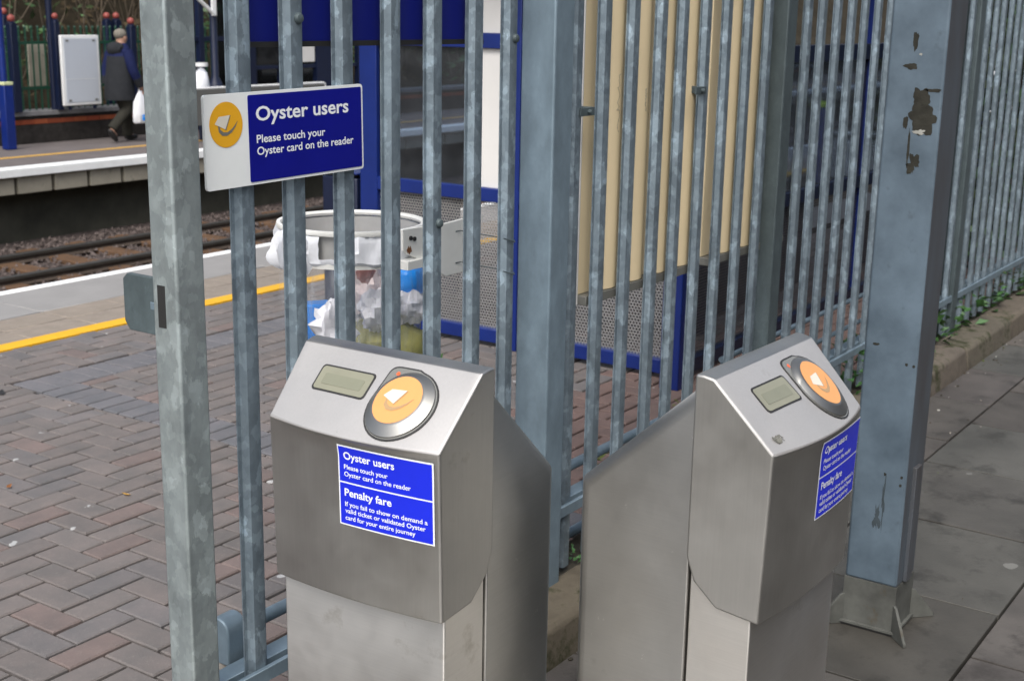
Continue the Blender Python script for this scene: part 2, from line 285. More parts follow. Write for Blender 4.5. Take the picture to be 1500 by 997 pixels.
# ------------------------------------------------------------------ helpers
class MB:
    def __init__(self): self.bm = bmesh.new(); self.mats = []
    def mi(self, m):
        if m is None: return 0
        if m not in self.mats: self.mats.append(m)
        return self.mats.index(m)
    def face(self, vs, m=None):
        try: f = self.bm.faces.new(vs)
        except ValueError: return None
        f.material_index = self.mi(m); return f
    def box(self, x0, x1, y0, y1, z0, z1, m=None, M=None):
        p = [Vector((x, y, z)) for z in (z0, z1) for y in (y0, y1) for x in (x0, x1)]
        if M is not None: p = [M @ q for q in p]
        v = [self.bm.verts.new(q) for q in p]; fs = []
        for q in ((0, 2, 3, 1), (4, 5, 7, 6), (0, 1, 5, 4), (2, 6, 7, 3), (0, 4, 6, 2), (1, 3, 7, 5)): fs.append(self.face([v[i] for i in q], m))
        return fs
    def prism(self, prof, axis, a, b, m=None, M=None):
        """closed profile of 2-D points swept from a to b along axis x, y or z"""
        def P(q, t):
            v = {'x': (t, q[0], q[1]), 'y': (q[0], t, q[1]), 'z': (q[0], q[1], t)}[axis]
            v = Vector(v); return M @ v if M is not None else v
        A = [self.bm.verts.new(P(q, a)) for q in prof]; B = [self.bm.verts.new(P(q, b)) for q in prof]; n = len(prof)
        for i in range(n): self.face([A[i], A[(i+1) % n], B[(i+1) % n], B[i]], m)
        self.face(A[::-1], m); self.face(B, m)
    def tube(self, pts, rad, m=None, n=12, cap=True):
        pts = [Vector(p) for p in pts]; rings = []
        rs = rad if isinstance(rad, (list, tuple)) else [rad]*len(pts)
        up = None
        for i, p in enumerate(pts):
            d = (pts[min(i+1, len(pts)-1)]-pts[max(i-1, 0)]).normalized()
            if up is None: up = d.orthogonal().normalized()
            up = (up-d*up.dot(d)); up = up.normalized() if up.length > 1e-6 else d.orthogonal().normalized()
            s = d.cross(up)
            rings.append([self.bm.verts.new(p+(up*math.cos(2*math.pi*k/n)+s*math.sin(2*math.pi*k/n))*rs[i]) for k in range(n)])
        for a, b in zip(rings, rings[1:]):
            for k in range(n): self.face([a[k], a[(k+1) % n], b[(k+1) % n], b[k]], m)
        if cap: self.face(rings[0][::-1], m); self.face(rings[-1], m)
        return rings
    def lathe(self, prof, c=(0, 0, 0), m=None, n=24, M=None, sx=1, sy=1, wob=0):
        """profile of (radius, z) turned about z at c"""
        rings = []
        for r, z in prof:
            ring = []
            for k in range(n):
                a = 2*math.pi*k/n; q = r*(1+wob*(noise.noise(Vector((math.cos(a)*3, math.sin(a)*3, z*9+c[0]*5)))))
                v = Vector((c[0]+q*math.cos(a)*sx, c[1]+q*math.sin(a)*sy, c[2]+z))
                ring.append(self.bm.verts.new(M @ v if M is not None else v))
            rings.append(ring)
        for a, b in zip(rings, rings[1:]):
            for k in range(n): self.face([a[k], a[(k+1) % n], b[(k+1) % n], b[k]], m)
        if prof[0] == prof[-1]: return         # a closed hoop has no ends
        if prof[0][0] > 1e-4: self.face(rings[0][::-1], m)
        if prof[-1][0] > 1e-4: self.face(rings[-1], m)
    def ball(self, c, r, m=None, n=14, sx=1, sy=1, sz=1, wob=0, M=None):
        k = max(5, n//2)
        self.lathe([(r*math.sin(math.pi*i/k) if 0 < i < k else 1e-5, -r*sz*math.cos(math.pi*i/k)) for i in range(k+1)], c, m, n, M, sx, sy, wob)
    def quad(self, pts, m=None):
        return self.face([self.bm.verts.new(Vector(p)) for p in pts], m)
    def build(self, name, m=None, parent=None, bevel=0, seg=2, smooth=False, tint=None, weld=False, uvmode=None):
        me = bpy.data.meshes.new(name)
        if weld: bmesh.ops.remove_doubles(self.bm, verts=self.bm.verts, dist=1e-5)
        bmesh.ops.recalc_face_normals(self.bm, faces=self.bm.faces)
        if uvmode:
            L = self.bm.loops.layers.uv.new('UVMap')
            for f in self.bm.faces:
                for l in f.loops:
                    c = l.vert.co; l[L].uv = (c.x+c.y*.999, c.z)
        self.bm.to_mesh(me); self.bm.free()
        ms = self.mats or ([m] if m else [])
        if m and self.mats and self.mats[0] is not m and None in self.mats: ms = [m if q is None else q for q in self.mats]
        for q in ms: me.materials.append(q)
        if tint is not None:
            at = me.attributes.new('tint', 'FLOAT_COLOR', 'FACE')
            for i, d in enumerate(at.data): d.color = tint[i] if i < len(tint) else (1, 1, 1, 1)
        o = bpy.data.objects.new(name, me); COL.objects.link(o)
        if parent: o.parent = parent
        if bevel:
            b = o.modifiers.new('bevel', 'BEVEL'); b.width = bevel; b.segments = seg; b.limit_method = 'ANGLE'; b.angle_limit = R(28)
            b.harden_normals = False
        if smooth or bevel:
            me.polygons.foreach_set('use_smooth', [True]*len(me.polygons))
            try: me.set_sharp_from_angle(angle=R(38))
            except Exception: pass
        return o
def tag(o, label, cat, group=None):
    o['label'] = label; o['category'] = cat
    if group: o['group'] = group
    return o
def thing(name, label, cat, loc=(0, 0, 0), group=None):
    o = bpy.data.objects.new(name, None); COL.objects.link(o); o.location = loc; o.empty_display_size = .1
    return tag(o, label, cat, group)
def struct(o, kind='structure'): o['kind'] = kind; return o
def children(o): return [c for c in bpy.data.objects if c.parent == o]
def copy_tree(o, parent=None):
    c = o.copy(); COL.objects.link(c); c.parent = parent
    if parent is None:
        for k in ('label',):
            if k in c.keys(): del c[k]
    for ch in children(o): copy_tree(ch, c)
    return c
def text_mesh(body, x0, x1, base, cap, bold=.012):
    """letters as a flat mesh in the xy plane: from x0 to x1, on the base line, capitals cap high"""
    def raw(s):
        cu = bpy.data.curves.new('t', 'FONT'); cu.body = s; cu.size = 1; cu.offset = bold; cu.resolution_u = 3
        ob = bpy.data.objects.new('t', cu); COL.objects.link(ob)
        bpy.context.view_layer.update()
        me = bpy.data.meshes.new_from_object(ob.evaluated_get(bpy.context.evaluated_depsgraph_get()))
        bpy.data.objects.remove(ob); bpy.data.curves.remove(cu); return me
    hm = raw('H'); hh = max(v.co.y for v in hm.vertices); bpy.data.meshes.remove(hm)
    me = raw(body); xs = [v.co.x for v in me.vertices]; a, b = min(xs), max(xs)
    vs = [((v.co.x-a)/(b-a)*(x1-x0)+x0, v.co.y/hh*cap+base) for v in me.vertices]
    fs = [tuple(p.vertices) for p in me.polygons]; bpy.data.meshes.remove(me); return vs, fs
def letters(name, lines, place, m, parent):
    """lines of text put through place(x, y) -> point, one lettering mesh for each line"""
    if len(lines) > 1:
        for ln in lines: letters(name, [ln], place, m, parent)
        return
    vv, ff = [], []
    for ln in lines:
        vs, fs = text_mesh(*ln); k = len(vv)
        vv += [place(*q) for q in vs]; ff += [tuple(i+k for i in f) for f in fs]
    me = bpy.data.meshes.new(name); me.from_pydata(vv, [], ff); me.materials.append(m)
    o = bpy.data.objects.new(name, me); COL.objects.link(o); o.parent = parent; return o

FENCE_TOP = 2.42
Z_PL = .08          # this side's platform
Z_FP = -.15         # platform across the tracks
Z_TR = -1.12        # track bed

# ================================================================== SETTING
# --- public pavement: slabs in rows parallel to the fence
b = MB(); tint = []
rows = [(-.21, -.485, 3.02), (-.495, -1.145, 3.35), (-1.155, -1.80, 3.015), (-1.81, -2.46, 3.35), (-2.47, -3.1, 3.015)]
for y1, y0, off in rows:
    k0 = int((-4-off)/.667)-1
    for k in range(k0, 40):
        xa = off+.667*k+.005; xb = xa+.657
        jz = random.uniform(-.0015, .0015)
        b.box(xa, xb, y0, y1, -.05, jz)
        g = random.uniform(.80, 1.2); c = (g*random.uniform(.97, 1.10), g, g*random.uniform(.93, 1.02), 1)
        tint += [c]*6
o = b.build('pavement', MT['pave'], bevel=.0015, seg=1, tint=tint); struct(o)
b = MB(); b.box(-12, 40, -3.2, -.2, -.3, -.03); struct(b.build('pavement_bed', MT['joint']))
# unseen pale slab added left of the view to brighten the reader pedestals
b = MB(); b.box(.2, 1.46, -2.2, -.22, -.04, .006); struct(b.build('unseen_reflector_slab', mat('pale reflector slab', (.58, .56, .53, 1), .7, 0, .08, 4), bevel=.003))
# road beyond the pavement and land to the horizon
b = MB(); b.box(-40, 60, -7.3, -3.24, -.5, -.11); struct(b.build('road', mat('asphalt', (.05, .05, .052, 1), .85, 0, .15, 20, .4, 200)))
b = MB(); b.box(-12, 40, -3.24, -3.11, -.4, .0); struct(b.build('road_kerb', MT['concrete'], bevel=.015))
b = MB(); b.quad([(-900, -900, -1.6), (900, -900, -1.6), (900, 900, -1.6), (-900, 900, -1.6)]); struct(b.build('ground', MT['soil']))
# unseen bank added behind the viewpoint to darken the road-facing steel faces
b = MB(); b.prism([(-7.2, -.6), (-7.2, .6), (-8.6, 5.6), (-12, 8.0), (-30, 8.5), (-30, -.6)], 'x', -2.5, 45); struct(b.build('unseen_shade_bank', MT['bank']))

# --- kerb under the fence: stones with joints
b = MB(); tint = []; x = -4.0
while x < 30:
    L = random.uniform(.85, .97); yj = random.uniform(-.006, .006)
    b.prism([(-.205+yj, -.06), (-.185+yj, .095), (-.165+yj, .112), (-.02, .118), (-.02, -.06)], 'x', x+.004, x+L-.004)
    g = random.uniform(.85, 1.2); tint += [(g, g*random.uniform(.94, 1), g*random.uniform(.85, .98), 1)]*7; x += L
o = b.build('kerb', MT['kerb'], bevel=.008, seg=2, tint=tint); struct(o)
b = MB(); b.box(-4, 30, -.018, .115, -.2, .104); struct(b.build('kerb_backing', MT['soil']))

# --- platform on this side
b = MB(); b.box(-6, 40, .117, 4.98, -1.3, Z_PL-.022); struct(b.build('platform', MT['joint']))
A = .104
band_h = (3.595, 9, 2.998, 3.222); band_v = (3.59, 3.798, -.5, 2.998)
def cut(r, c):
    """rectangle r minus rectangle c, largest remaining piece"""
    x0, x1, y0, y1 = r; a0, a1, b0, b1 = c
    if x1 <= a0 or x0 >= a1 or y1 <= b0 or y0 >= b1: return r
    best = None
    for q in ((x0, min(x1, a0), y0, y1), (max(x0, a1), x1, y0, y1), (x0, x1, y0, min(y1, b0)), (x0, x1, max(y0, b1), y1)):
        if q[1]-q[0] > .02 and q[3]-q[2] > .02 and (best is None or (q[1]-q[0])*(q[3]-q[2]) > (best[1]-best[0])*(best[3]-best[2])): best = q
    return best
b = MB(); tint = []
def paver(r, col):
    x0, x1, y0, y1 = r; g = .0036; gy = .0062; z = Z_PL+random.uniform(-.0016, .0016); d = random.uniform(-.0012, .0012)
    q = [(x0+g, y0+gy), (x1-g, y0+gy), (x1-g, y1-gy), (x0+g, y1-gy)]
    c = .004
    T = [b.bm.verts.new((px+(c if px < (x0+x1)/2 else -c), py+(c if py < (y0+y1)/2 else -c), z+d*(1 if px < (x0+x1)/2 else -1))) for px, py in q]
    B = [b.bm.verts.new((px, py, z-.004)) for px, py in q]; D = [b.bm.verts.new((px, py, z-.03)) for px, py in q]
    b.face(T); tint.append(col)
    for i in range(4):
        b.face([B[i], B[(i+1) % 4], T[(i+1) % 4], T[i]]); b.face([D[i], D[(i+1) % 4], B[(i+1) % 4], B[i]]); tint.extend([col, col])
def tone(x, y):
    g = random.gauss(1, .04); red = random.random()
    if x > 3.2 and y < 1.0: return (g*1.05, g*.82, g*.76, 1)
    if red > .93: return (g*1.06, g*.94, g*.91, 1)
    if red < .2: return (g*.94, g*.97, g*1.0, 1)
    return (g, g*.99, g*.98, 1)
NX = int(11/A); NY = int(3.66/A)
for i in range(-10, NX):
    for j in range(-2, NY+2):
        m = (i-j) % 4; X0 = i*A-.3+.02; Y0 = .12+j*A
        if m == 0: r = (X0, X0+2*A, Y0, Y0+A)
        elif m == 3: r = (X0, X0+A, Y0, Y0+2*A)
        else: continue
        r = (r[0], r[1], max(r[2], .118), min(r[3], 3.775))
        if r[3]-r[2] < .02: continue
        for c in (band_h, band_v):
            if r: r = cut(r, c)
        if r: paver(r, tone(r[0], r[2]))
k = 0
while 3.595+k*A < 9:
    g = random.uniform(.94, 1.06); paver((3.595+k*A, 3.595+(k+1)*A, 2.998, 3.222), (.90*g, .99*g, 1.10*g, 1)); k += 1
k = 0
while 2.998-(k+1)*A > .12:
    g = random.uniform(.94, 1.06); paver((3.59, 3.798, 2.998-(k+1)*A, 2.998-k*A), (.88*g, .97*g, 1.08*g, 1)); k += 1
o = b.build('platform_paving', MT['paver'], tint=tint); struct(o)
b = MB(); b.box(-6, 40, 3.78, 3.895, Z_PL-.02, Z_PL+.001); struct(b.build('yellow_line', MT['yellow']))
b = MB()
for k in range(-10, 70):
    for j in range(2):
        b.box(k*.42+.003, k*.42+.417, 3.899+j*.24, 4.135+j*.24-.003, Z_PL-.02, Z_PL-.001+random.uniform(-.001, .001))
struct(b.build('tactile_paving', MT['buff'], bevel=.004, seg=1))
b = MB()
for k in range(-6, 40): b.box(k*.9+.12+.003, k*.9+1.017, 4.38, 4.94, Z_PL-.02, Z_PL)
struct(b.build('platform_slabs', MT['slab_pl'], bevel=.004, seg=1))
b = MB(); b.box(-6, 40, 4.944, 5.03, Z_PL-.09, Z_PL+.003); struct(b.build('platform_edge', MT['white_edge'], bevel=.012))
b = MB(); b.box(-6, 40, 4.70, 4.98, -1.3, Z_PL-.1); struct(b.build('platform_wall', MT['trackwall']))

# --- tracks
b = MB(); b.quad([(-10, 4.9, Z_TR), (60, 4.9, Z_TR), (60, 12.4, Z_TR), (-10, 12.4, Z_TR)]); struct(b.build('track_bed', MT['ballast']))
b = MB()
for i in range(5200):
    x = random.uniform(6.5, 15.5) if i < 4300 else random.uniform(4, 28); y = random.uniform(8.9, 12.05); s = random.uniform(.02, .045)
    if abs(y-9.97) < .06 or abs(y-11.03) < .06: continue
    z = Z_TR+random.uniform(0, .05)
    vs = [b.bm.verts.new((x+s*random.uniform(.6, 1.1)*dx, y+s*random.uniform(.6, 1.1)*dy, z+s*dz)) for dx, dy, dz in ((1, 0, .1), (0, 1, 0), (-1, 0, .1), (0, -1, 0), (.2, .1, .9))]
    for q in ((0, 1, 4), (1, 2, 4), (2, 3, 4), (3, 0, 4)): b.face([vs[k] for k in q])
struct(b.build('ballast', MT['ballast']), 'stuff')
b = MB()
for k in range(-4, 40):
    for yc in (10.5, 6.9): b.box(k*.68, k*.68+.25, yc-1.1, yc+1.1, Z_TR-.05, Z_TR+.055)
struct(b.build('sleepers', MT['sleeper'], bevel=.01, seg=1))
for yc in (11.03, 9.97, 7.45, 6.35):
    b = MB(); h = .14
    b.prism([(yc-.07, Z_TR+.03), (yc+.07, Z_TR+.03), (yc+.07, Z_TR+.045), (yc+.012, Z_TR+.06), (yc+.012, Z_TR+.1), (yc-.012, Z_TR+.1), (yc-.012, Z_TR+.06), (yc-.07, Z_TR+.045)], 'x', -10, 60, MT['rail_side'])
    b.prism([(yc-.036, Z_TR+.1), (yc+.036, Z_TR+.1), (yc+.036, Z_TR+.13), (yc+.03, Z_TR+.14), (yc-.03, Z_TR+.14), (yc-.036, Z_TR+.13)], 'x', -10, 60, MT['rail'])
    struct(b.build('rail'))

# --- far platform
YF = 11.925
b = MB(); b.box(-10, 60, YF+.61, 16, -1.4, Z_FP-.006); b.box(-10, 60, YF+.14, YF+.61, -.248, Z_FP-.006); struct(b.build('far_platform', MT['far_plat']))
b = MB(); b.box(-10, 60, YF-.03, YF+.14, -.245, Z_FP-.006); b.box(-10, 60, YF-.03, YF+.22, Z_FP-.006, Z_FP+.002); struct(b.build('far_platform_edge', MT['white_edge'], bevel=.01))
b = MB(); b.box(-10, 60, 12.97, 13.06, Z_FP-.01, Z_FP+.0015); struct(b.build('far_yellow_line', MT['yellow_old']))
b = MB()
x = 9.853-.535*20
while x < 40: b.box(x+.03, x+.51, YF+.03, YF+.12, -.462, -.262); x += .535
struct(b.build('far_platform_fascia', MT['fascia'], bevel=.006))
b = MB(); b.box(-10, 60, YF+.115, YF+.135, -.46, -.25); b.box(-10, 60, YF+.45, YF+.6, -1.3, -.25); b.box(-10, 60, YF+.135, YF+.45, -.27, -.25); struct(b.build('far_platform_wall', MT['trackwall']))

# --- wooded bank across the tracks
b = MB()
b.prism([(15.6, -1.5), (15.6, .2), (17.0, 1.1), (19.5, 3.6), (24, 7.0), (40, 8.5), (40, -1.5)], 'x', -12, 75); struct(b.build('hillside', MT['bank']))
b = MB()
for i in range(9000):
    x = random.uniform(8, 34); t = random.random()
    y = 15.2+t*4.5; z = .2+t*4.2+random.uniform(-.2, .9)
    cl = noise.noise(Vector((x*.7, y*.7, z*.9)))
    m = MT['leaf_g'] if cl > .22 else (MT['leaf_d'] if cl > -.1 else MT['leaf_b'])
    s = random.uniform(.05, .12); a = Vector((random.gauss(0, 1), random.gauss(0, 1), random.gauss(0, 1))).normalized(); c = a.orthogonal().normalized()
    d = a.cross(c); p = Vector((x, y, z))
    b.quad([p-a*s, p+c*s*.45, p+a*s, p-c*s*.45], m)
for i in range(900):
    x = random.uniform(8, 34); t = random.random(); p = Vector((x, 15.2+t*3.5, .2+t*3.2)); q = p+Vector((random.gauss(0, .35), random.gauss(-.1, .2), random.uniform(.5, 1.6)))
    b.tube([p, (p+q)/2+Vector((random.gauss(0, .08), 0, 0)), q], [.014, .01, .004], MT['twig'], 4, False)
struct(b.build('undergrowth'), 'stuff')

# ================================================================== THE FENCE
fence = thing('palisade_fence', 'long galvanised steel palisade fence of upright pales beside the platform', 'fence', (0, 0, 0))
b = MB()
prof = [(-.034, .010), (-.034, .0065), (-.025, .0055), (-.0165, -.0095), (-.005, -.0115), (.005, -.0115), (.0165, -.0095), (.025, .0055), (.034, .0065), (.034, .010), (.0225, .010), (.0145, -.0058), (-.0145, -.0058), (-.0225, .010)]
def pale_mesh(z0):
    b = MB(); n = len(prof)
    lv = [z0, .6, 1.2, 1.8, FENCE_TOP-.09]
    rings = [[b.bm.verts.new((x, y, z)) for x, y in prof] for z in lv]
    rings.append([b.bm.verts.new((x*.15, y, FENCE_TOP+(.0 if abs(x) > .02 else .01))) for x, y in prof])
    for a, c in zip(rings, rings[1:]):
        for i in range(n): b.face([a[i], a[(i+1) % n], c[(i+1) % n], c[i]])
    b.face(rings[0][::-1]); b.face(rings[-1])
    return b.build('pale', MT['galv'], fence, smooth=True)
def bolt_mesh(parent):
    b = MB(); Mx = Matrix.Rotation(R(90), 4, 'X')
    b.lathe([(.0125, 0), (.0125, .003), (.0095, .008), (.004, .010)], (0, 0, 0), None, 10, Mx)
    return b.build('bolt', MT['galv_dull'], parent, smooth=True)
pale0 = pale_mesh(.125); bolt0 = None
pale_x = [1.965+.1642*k for k in range(0, 7)] + [1.965+.1642*k for k in range(8, 17)] + [4.955+.157*k for k in range(0, 15)] + [7.455+.155*k for k in range(0, 52)]
BOLTS = {1: [1.777], 5: [], 4: [1.28], 6: [1.73]}
first_bolt = None
for i, x in enumerate(pale_x):
    p = pale0 if i == 0 else pale0.copy()
    if i: COL.objects.link(p); p.parent = fence
    p.location = (x+random.uniform(-.004, .004), random.uniform(-.002, .002), 0)
    p.rotation_euler = (random.uniform(-.002, .002), random.uniform(-.0025, .0025), random.uniform(-.03, .03))
    zs = BOLTS.get(i, [])
    for z in zs:
        if first_bolt is None: first_bolt = bolt_mesh(p); q = first_bolt
        else: q = first_bolt.copy(); COL.objects.link(q); q.parent = p
        q.location = (.004, -.0115, z)
def post(x0, x1, y0, y1, m, top=FENCE_TOP+.02):
    b = MB(); b.box(x0, x1, y0, y1, -.05, top); return b.build('post', m, fence, bevel=.006, seg=3)
post(1.733, 1.808, -.05, .022, MT['galv_post'])
post(3.095, 3.192, -.045, .066, MT['galv_smooth'])
post(4.70, 4.785, -.03, .055, MT['galv_dull'])
post(7.20, 7.29, -.03, .06, MT['galv_dull'])
post(11.0, 11.09, -.03, .06, MT['galv_dull'])
for z in (.335, 2.05):          # angle rails carried between the posts
    for xa, xb in ((1.81, 3.093), (3.194, 4.698), (4.787, 7.198), (7.292, 10.998), (11.092, 15.6)):
        b = MB(); b.prism([(.012, z), (.012, z-.045), (.018, z-.045), (.018, z-.006), (.062, z-.006), (.062, z)], 'x', xa, xb)
        if z < 1: b.prism([(-.026, z+.004), (-.026, z-.03), (-.0135, z-.03), (-.0135, z+.004)], 'x', xa, xb)
        b.build('rail', MT['galv_smooth'], fence, bevel=.0015, seg=1)
# keeper plate and slot of the gate lock on the end post
b = MB()
Mk = Matrix.Translation((1.733, 0, 0))
prf = [(.0, 0), (.018, -.0), (.085, 0), (.098, -.012), (.098, -.100), (.084, -.118), (.0, -.118)]
b.prism([(q[0]+.022, q[1]+1.272) for q in prf], 'x', 1.742, 1.754)
keep = b.build('keeper_plate', MT['galv_dull'], fence, bevel=.002)
b = MB(); b.box(1.7322, 1.7425, -.016, .006, 1.176, 1.262); b.build('lock_slot', MT['black'], fence)
b = MB(); b.box(1.741, 1.756, .020, .040, 1.205, 1.222); b.build('keeper_fixing', MT['galv_smooth'], fence, bevel=.002)

# sign on the pales
sx0, sx1, sz0, sz1, sy = 1.844, 2.322, 1.438, 1.628, -.0235
sign = thing('information_sign', 'white and blue sign reading Oyster users fixed across the left pales of the fence', 'sign', (sx0, sy, sz0))
def rrect(x0, x1, z0, z1, r, n=5):
    pts = []
    for cx, cz, a0 in ((x1-r, z1-r, 0), (x0+r, z1-r, 90), (x0+r, z0+r, 180), (x1-r, z0+r, 270)):
        for k in range(n+1): a = R(a0+90*k/n); pts.append((cx+r*math.cos(a), cz+r*math.sin(a)))
    return pts
W_, H_ = sx1-sx0, sz1-sz0
b = MB(); b.prism(rrect(0, W_, 0, H_, .007), 'y', -.003, .003); plate = b.build('plate', MT['sign_white'], sign)
b = MB(); b.prism(rrect(.120, W_-.006, .006, H_-.006, .004), 'y', -.0042, -.0034); bp_ = b.build('blue_panel', MT['sign_blue'], sign)
def disc(b, c, rx, rz, y, m=None, n=48):
    vs = [b.bm.verts.new((c[0]+rx*math.cos(2*math.pi*k/n), y, c[1]+rz*math.sin(2*math.pi*k/n))) for k in range(n)]; b.face(vs, m)
lc = (1.902-sx0, 1.567-sz0)
b = MB(); disc(b, lc, .0455, .0455, -.0040); lg = b.build('roundel', MT['orange_sign'], sign)
def logo(place, parent, r, mark):
    """white card tilted over a curved grey sweep, drawn in a disc of radius r"""
    q = [(-.70, .06), (-.45, .37), (.23, .41), (-.07, -.20)]
    b = MB(); b.quad([place(x*r, y*r, .0006) for x, y in q]); b.build('card_mark', MT['cream_white'], parent)
    up = [(-.40, -.04), (-.36, -.20), (-.18, -.32), (.06, -.33), (.30, -.22), (.50, -.06), (.67, .12)]
    lo = [(-.50, -.06), (-.46, -.30), (-.26, -.47), (.02, -.49), (.32, -.35), (.54, -.13), (.69, .12)]
    b = MB(); n = 6
    for k in range(n): b.quad([place(p[0]*r, p[1]*r, .0003) for p in (up[k], up[k+1], lo[k+1], lo[k])])
    b.quad([place(x*r, y*r, .00035) for x, y in ((.23, .41), (.27, .39), (-.03, -.25), (-.09, -.20))])
    b.build('swoosh_mark', mark, parent)
logo(lambda x, y, d: (lc[0]+x, -.0042-d, lc[1]+y), lg, .0455, MT['grey_mark'])
ox, oz = sx0, sz0
letters('lettering', [('Oyster users', 1.985-ox, 2.272-ox, 1.569-oz, .029, .02), ('Please touch your', 1.985-ox, 2.194-ox, 1.5235-oz, .0165, .016), ('Oyster card on the reader', 1.985-ox, 2.287-ox, 1.4985-oz, .0165, .016)],
        lambda x, y: (x, -.0046, y), MT['white_mark'], bp_)
sign.rotation_euler = (0, R(-.8), 0)

# boards bolted to the platform side of the fence (their backs show)
def board(name, label, x0, x1, z0, z1, m, trim, clips, edges=True, group=None):
    t = thing(name, label, 'board', (x0, .036 if not trim else .060, z0), group)
    b = MB(); b.box(0, x1-x0, 0, .022, 0, z1-z0)
    if trim:                                    # half-round ribs moulded down the back of the board
        for k in range(8, 17):
            xr = (1.965+.1642*k+.052)*1.0225-x0
            if .02 < xr < x1-x0-.02:
                lo, hi = max(xr-.056, .004), min(xr+.056, x1-x0-.004)
                pr_ = [((lo+hi)/2-(hi-lo)/2*math.cos(math.pi*q/14), -.0005-.032*math.sin(math.pi*q/14)**.8) for q in range(15)]
                b.prism(pr_, 'z', .001, z1-z0-.001)
    b.build('panel', m, t, bevel=.002)
    if trim:
        b = MB(); b.box(-.002, x1-x0+.002, -.034, .024, -.03, -.001); b.build('bottom_trim', MT['trim'], t, bevel=.002)
    if trim and edges:
        b = MB(); b.box(-.009, -.001, -.004, .026, -.03, z1-z0); b.build('edge_trim', MT['white_panel'], t, bevel=.002)
        b = MB(); b.box(x1-x0+.001, x1-x0+.008, -.004, .026, -.03, z1-z0); b.build('edge_trim', MT['white_panel'], t, bevel=.002)
    if not trim:
        b = MB(); b.box(0, x1-x0, -.004, -.001, .0, .012); b.build('bottom_trim', MT['black'], t)
    for cx, cz in clips:
        b = MB(); b.box(cx-.045-x0, cx+.03-x0, -.080, -.074, cz-z0-.012, cz-z0+.012); b.box(cx+.018-x0, cx+.03-x0, -.074, -.0005, cz-z0-.012, cz-z0+.012)
        b.lathe([(.007, 0), (.007, .012), (.001, .013)], (0, 0, 0), None, 8, Matrix.Translation((cx-x0-.005, -.080, cz-z0)) @ Matrix.Rotation(R(90), 4, 'X'))
        b.build('clamp', MT['galv_dull'], t, bevel=.001)
    return t
board('notice_board', 'back of a dark blue board behind the fence above the white and blue sign', 2.034, 2.87, 1.716, 2.0, MT['board_blue'], False, [])
board('notice_board', 'back of a ribbed cream board right of the smooth blue grey fence post', 3.418, 4.140, .956, 2.0, MT['cream'], True, [(3.325, 1.522)])
board('notice_board', 'back of the narrower ribbed cream board left of the dull grey fence post', 4.262, 4.92, .956, 2.0, MT['cream'], True, [(4.045, 1.555)], False)

def scribble(parent, x, z, h, seed):
    b = MB(); pts = []
    for k in range(26):
        t = k/25; pts.append((x+.010*noise.noise(Vector((k*.9, seed, 0)))*1.6, -.0328, z-h*t+.014*noise.noise(Vector((seed, k*.8, 3)))))
    b.tube(pts, .0007, None, 4); b.build('pencil_scribble', MT['grey_mark'], parent)
for q in [o for o in bpy.data.objects if o.name == 'panel' or o.name.startswith('panel.')]:
    if q.parent and q.parent.get('label', '').startswith('back of a ribbed'):
        scribble(q, .158, 1.62-.956, .17, 1.7); scribble(q, .328, 1.57-.956, .07, 4.2)
# low tube railing behind the fence
tr = thing('tube_railing', 'low double tube railing with a capped end standing behind the left pales', 'railing', (1.99, .12, .08))
for z in (.372, .135):
    b = MB(); b.tube([(0.03, 0, z-.08), (2.6, 0, z-.09)], .017); b.build('tube', MT['galv_smooth'], tr, smooth=True)
b = MB(); pr = [(-.034, -.07), (.034, -.07)]+[(.034*math.cos(R(a)), .0+.034*math.sin(R(a))+.01) for a in range(0, 181, 20)]
b.prism([(q[0], q[1]) for q in pr], 'x', -.03, .03, None, Matrix.Translation((0, 0, .30)))
b.build('end_cap', MT['galv_smooth'], tr, bevel=.004)
b = MB(); b.lathe([(.03, 0), (.03, .22), (.026, .232)], (0, 0, 0), None, 14, None, 1, 1, .06); b.build('stub', MT['concrete'], tr, smooth=True)
b = MB(); b.tube([(2.45, 0, 0), (2.45, 0, .28)], .018); b.build('upright', MT['galv_smooth'], tr, smooth=True)
tr2 = thing('tube_railing', 'low pair of thin bars behind the pales between the second reader and the blue column', 'railing', (4.86, .12, .08))
for z in (.413, .285):
    b = MB(); b.tube([(-.25, 0, z), (2.2, 0, z)], .011); b.build('tube', MT['galv_smooth'], tr2, smooth=True)
b = MB(); b.tube([(-.22, 0, 0), (-.22, 0, .413)], .014); b.build('upright', MT['galv_smooth'], tr2, smooth=True)
b = MB(); b.tube([(2.15, 0, 0), (2.15, 0, .413)], .014); b.build('upright', MT['galv_smooth'], tr2, smooth=True)

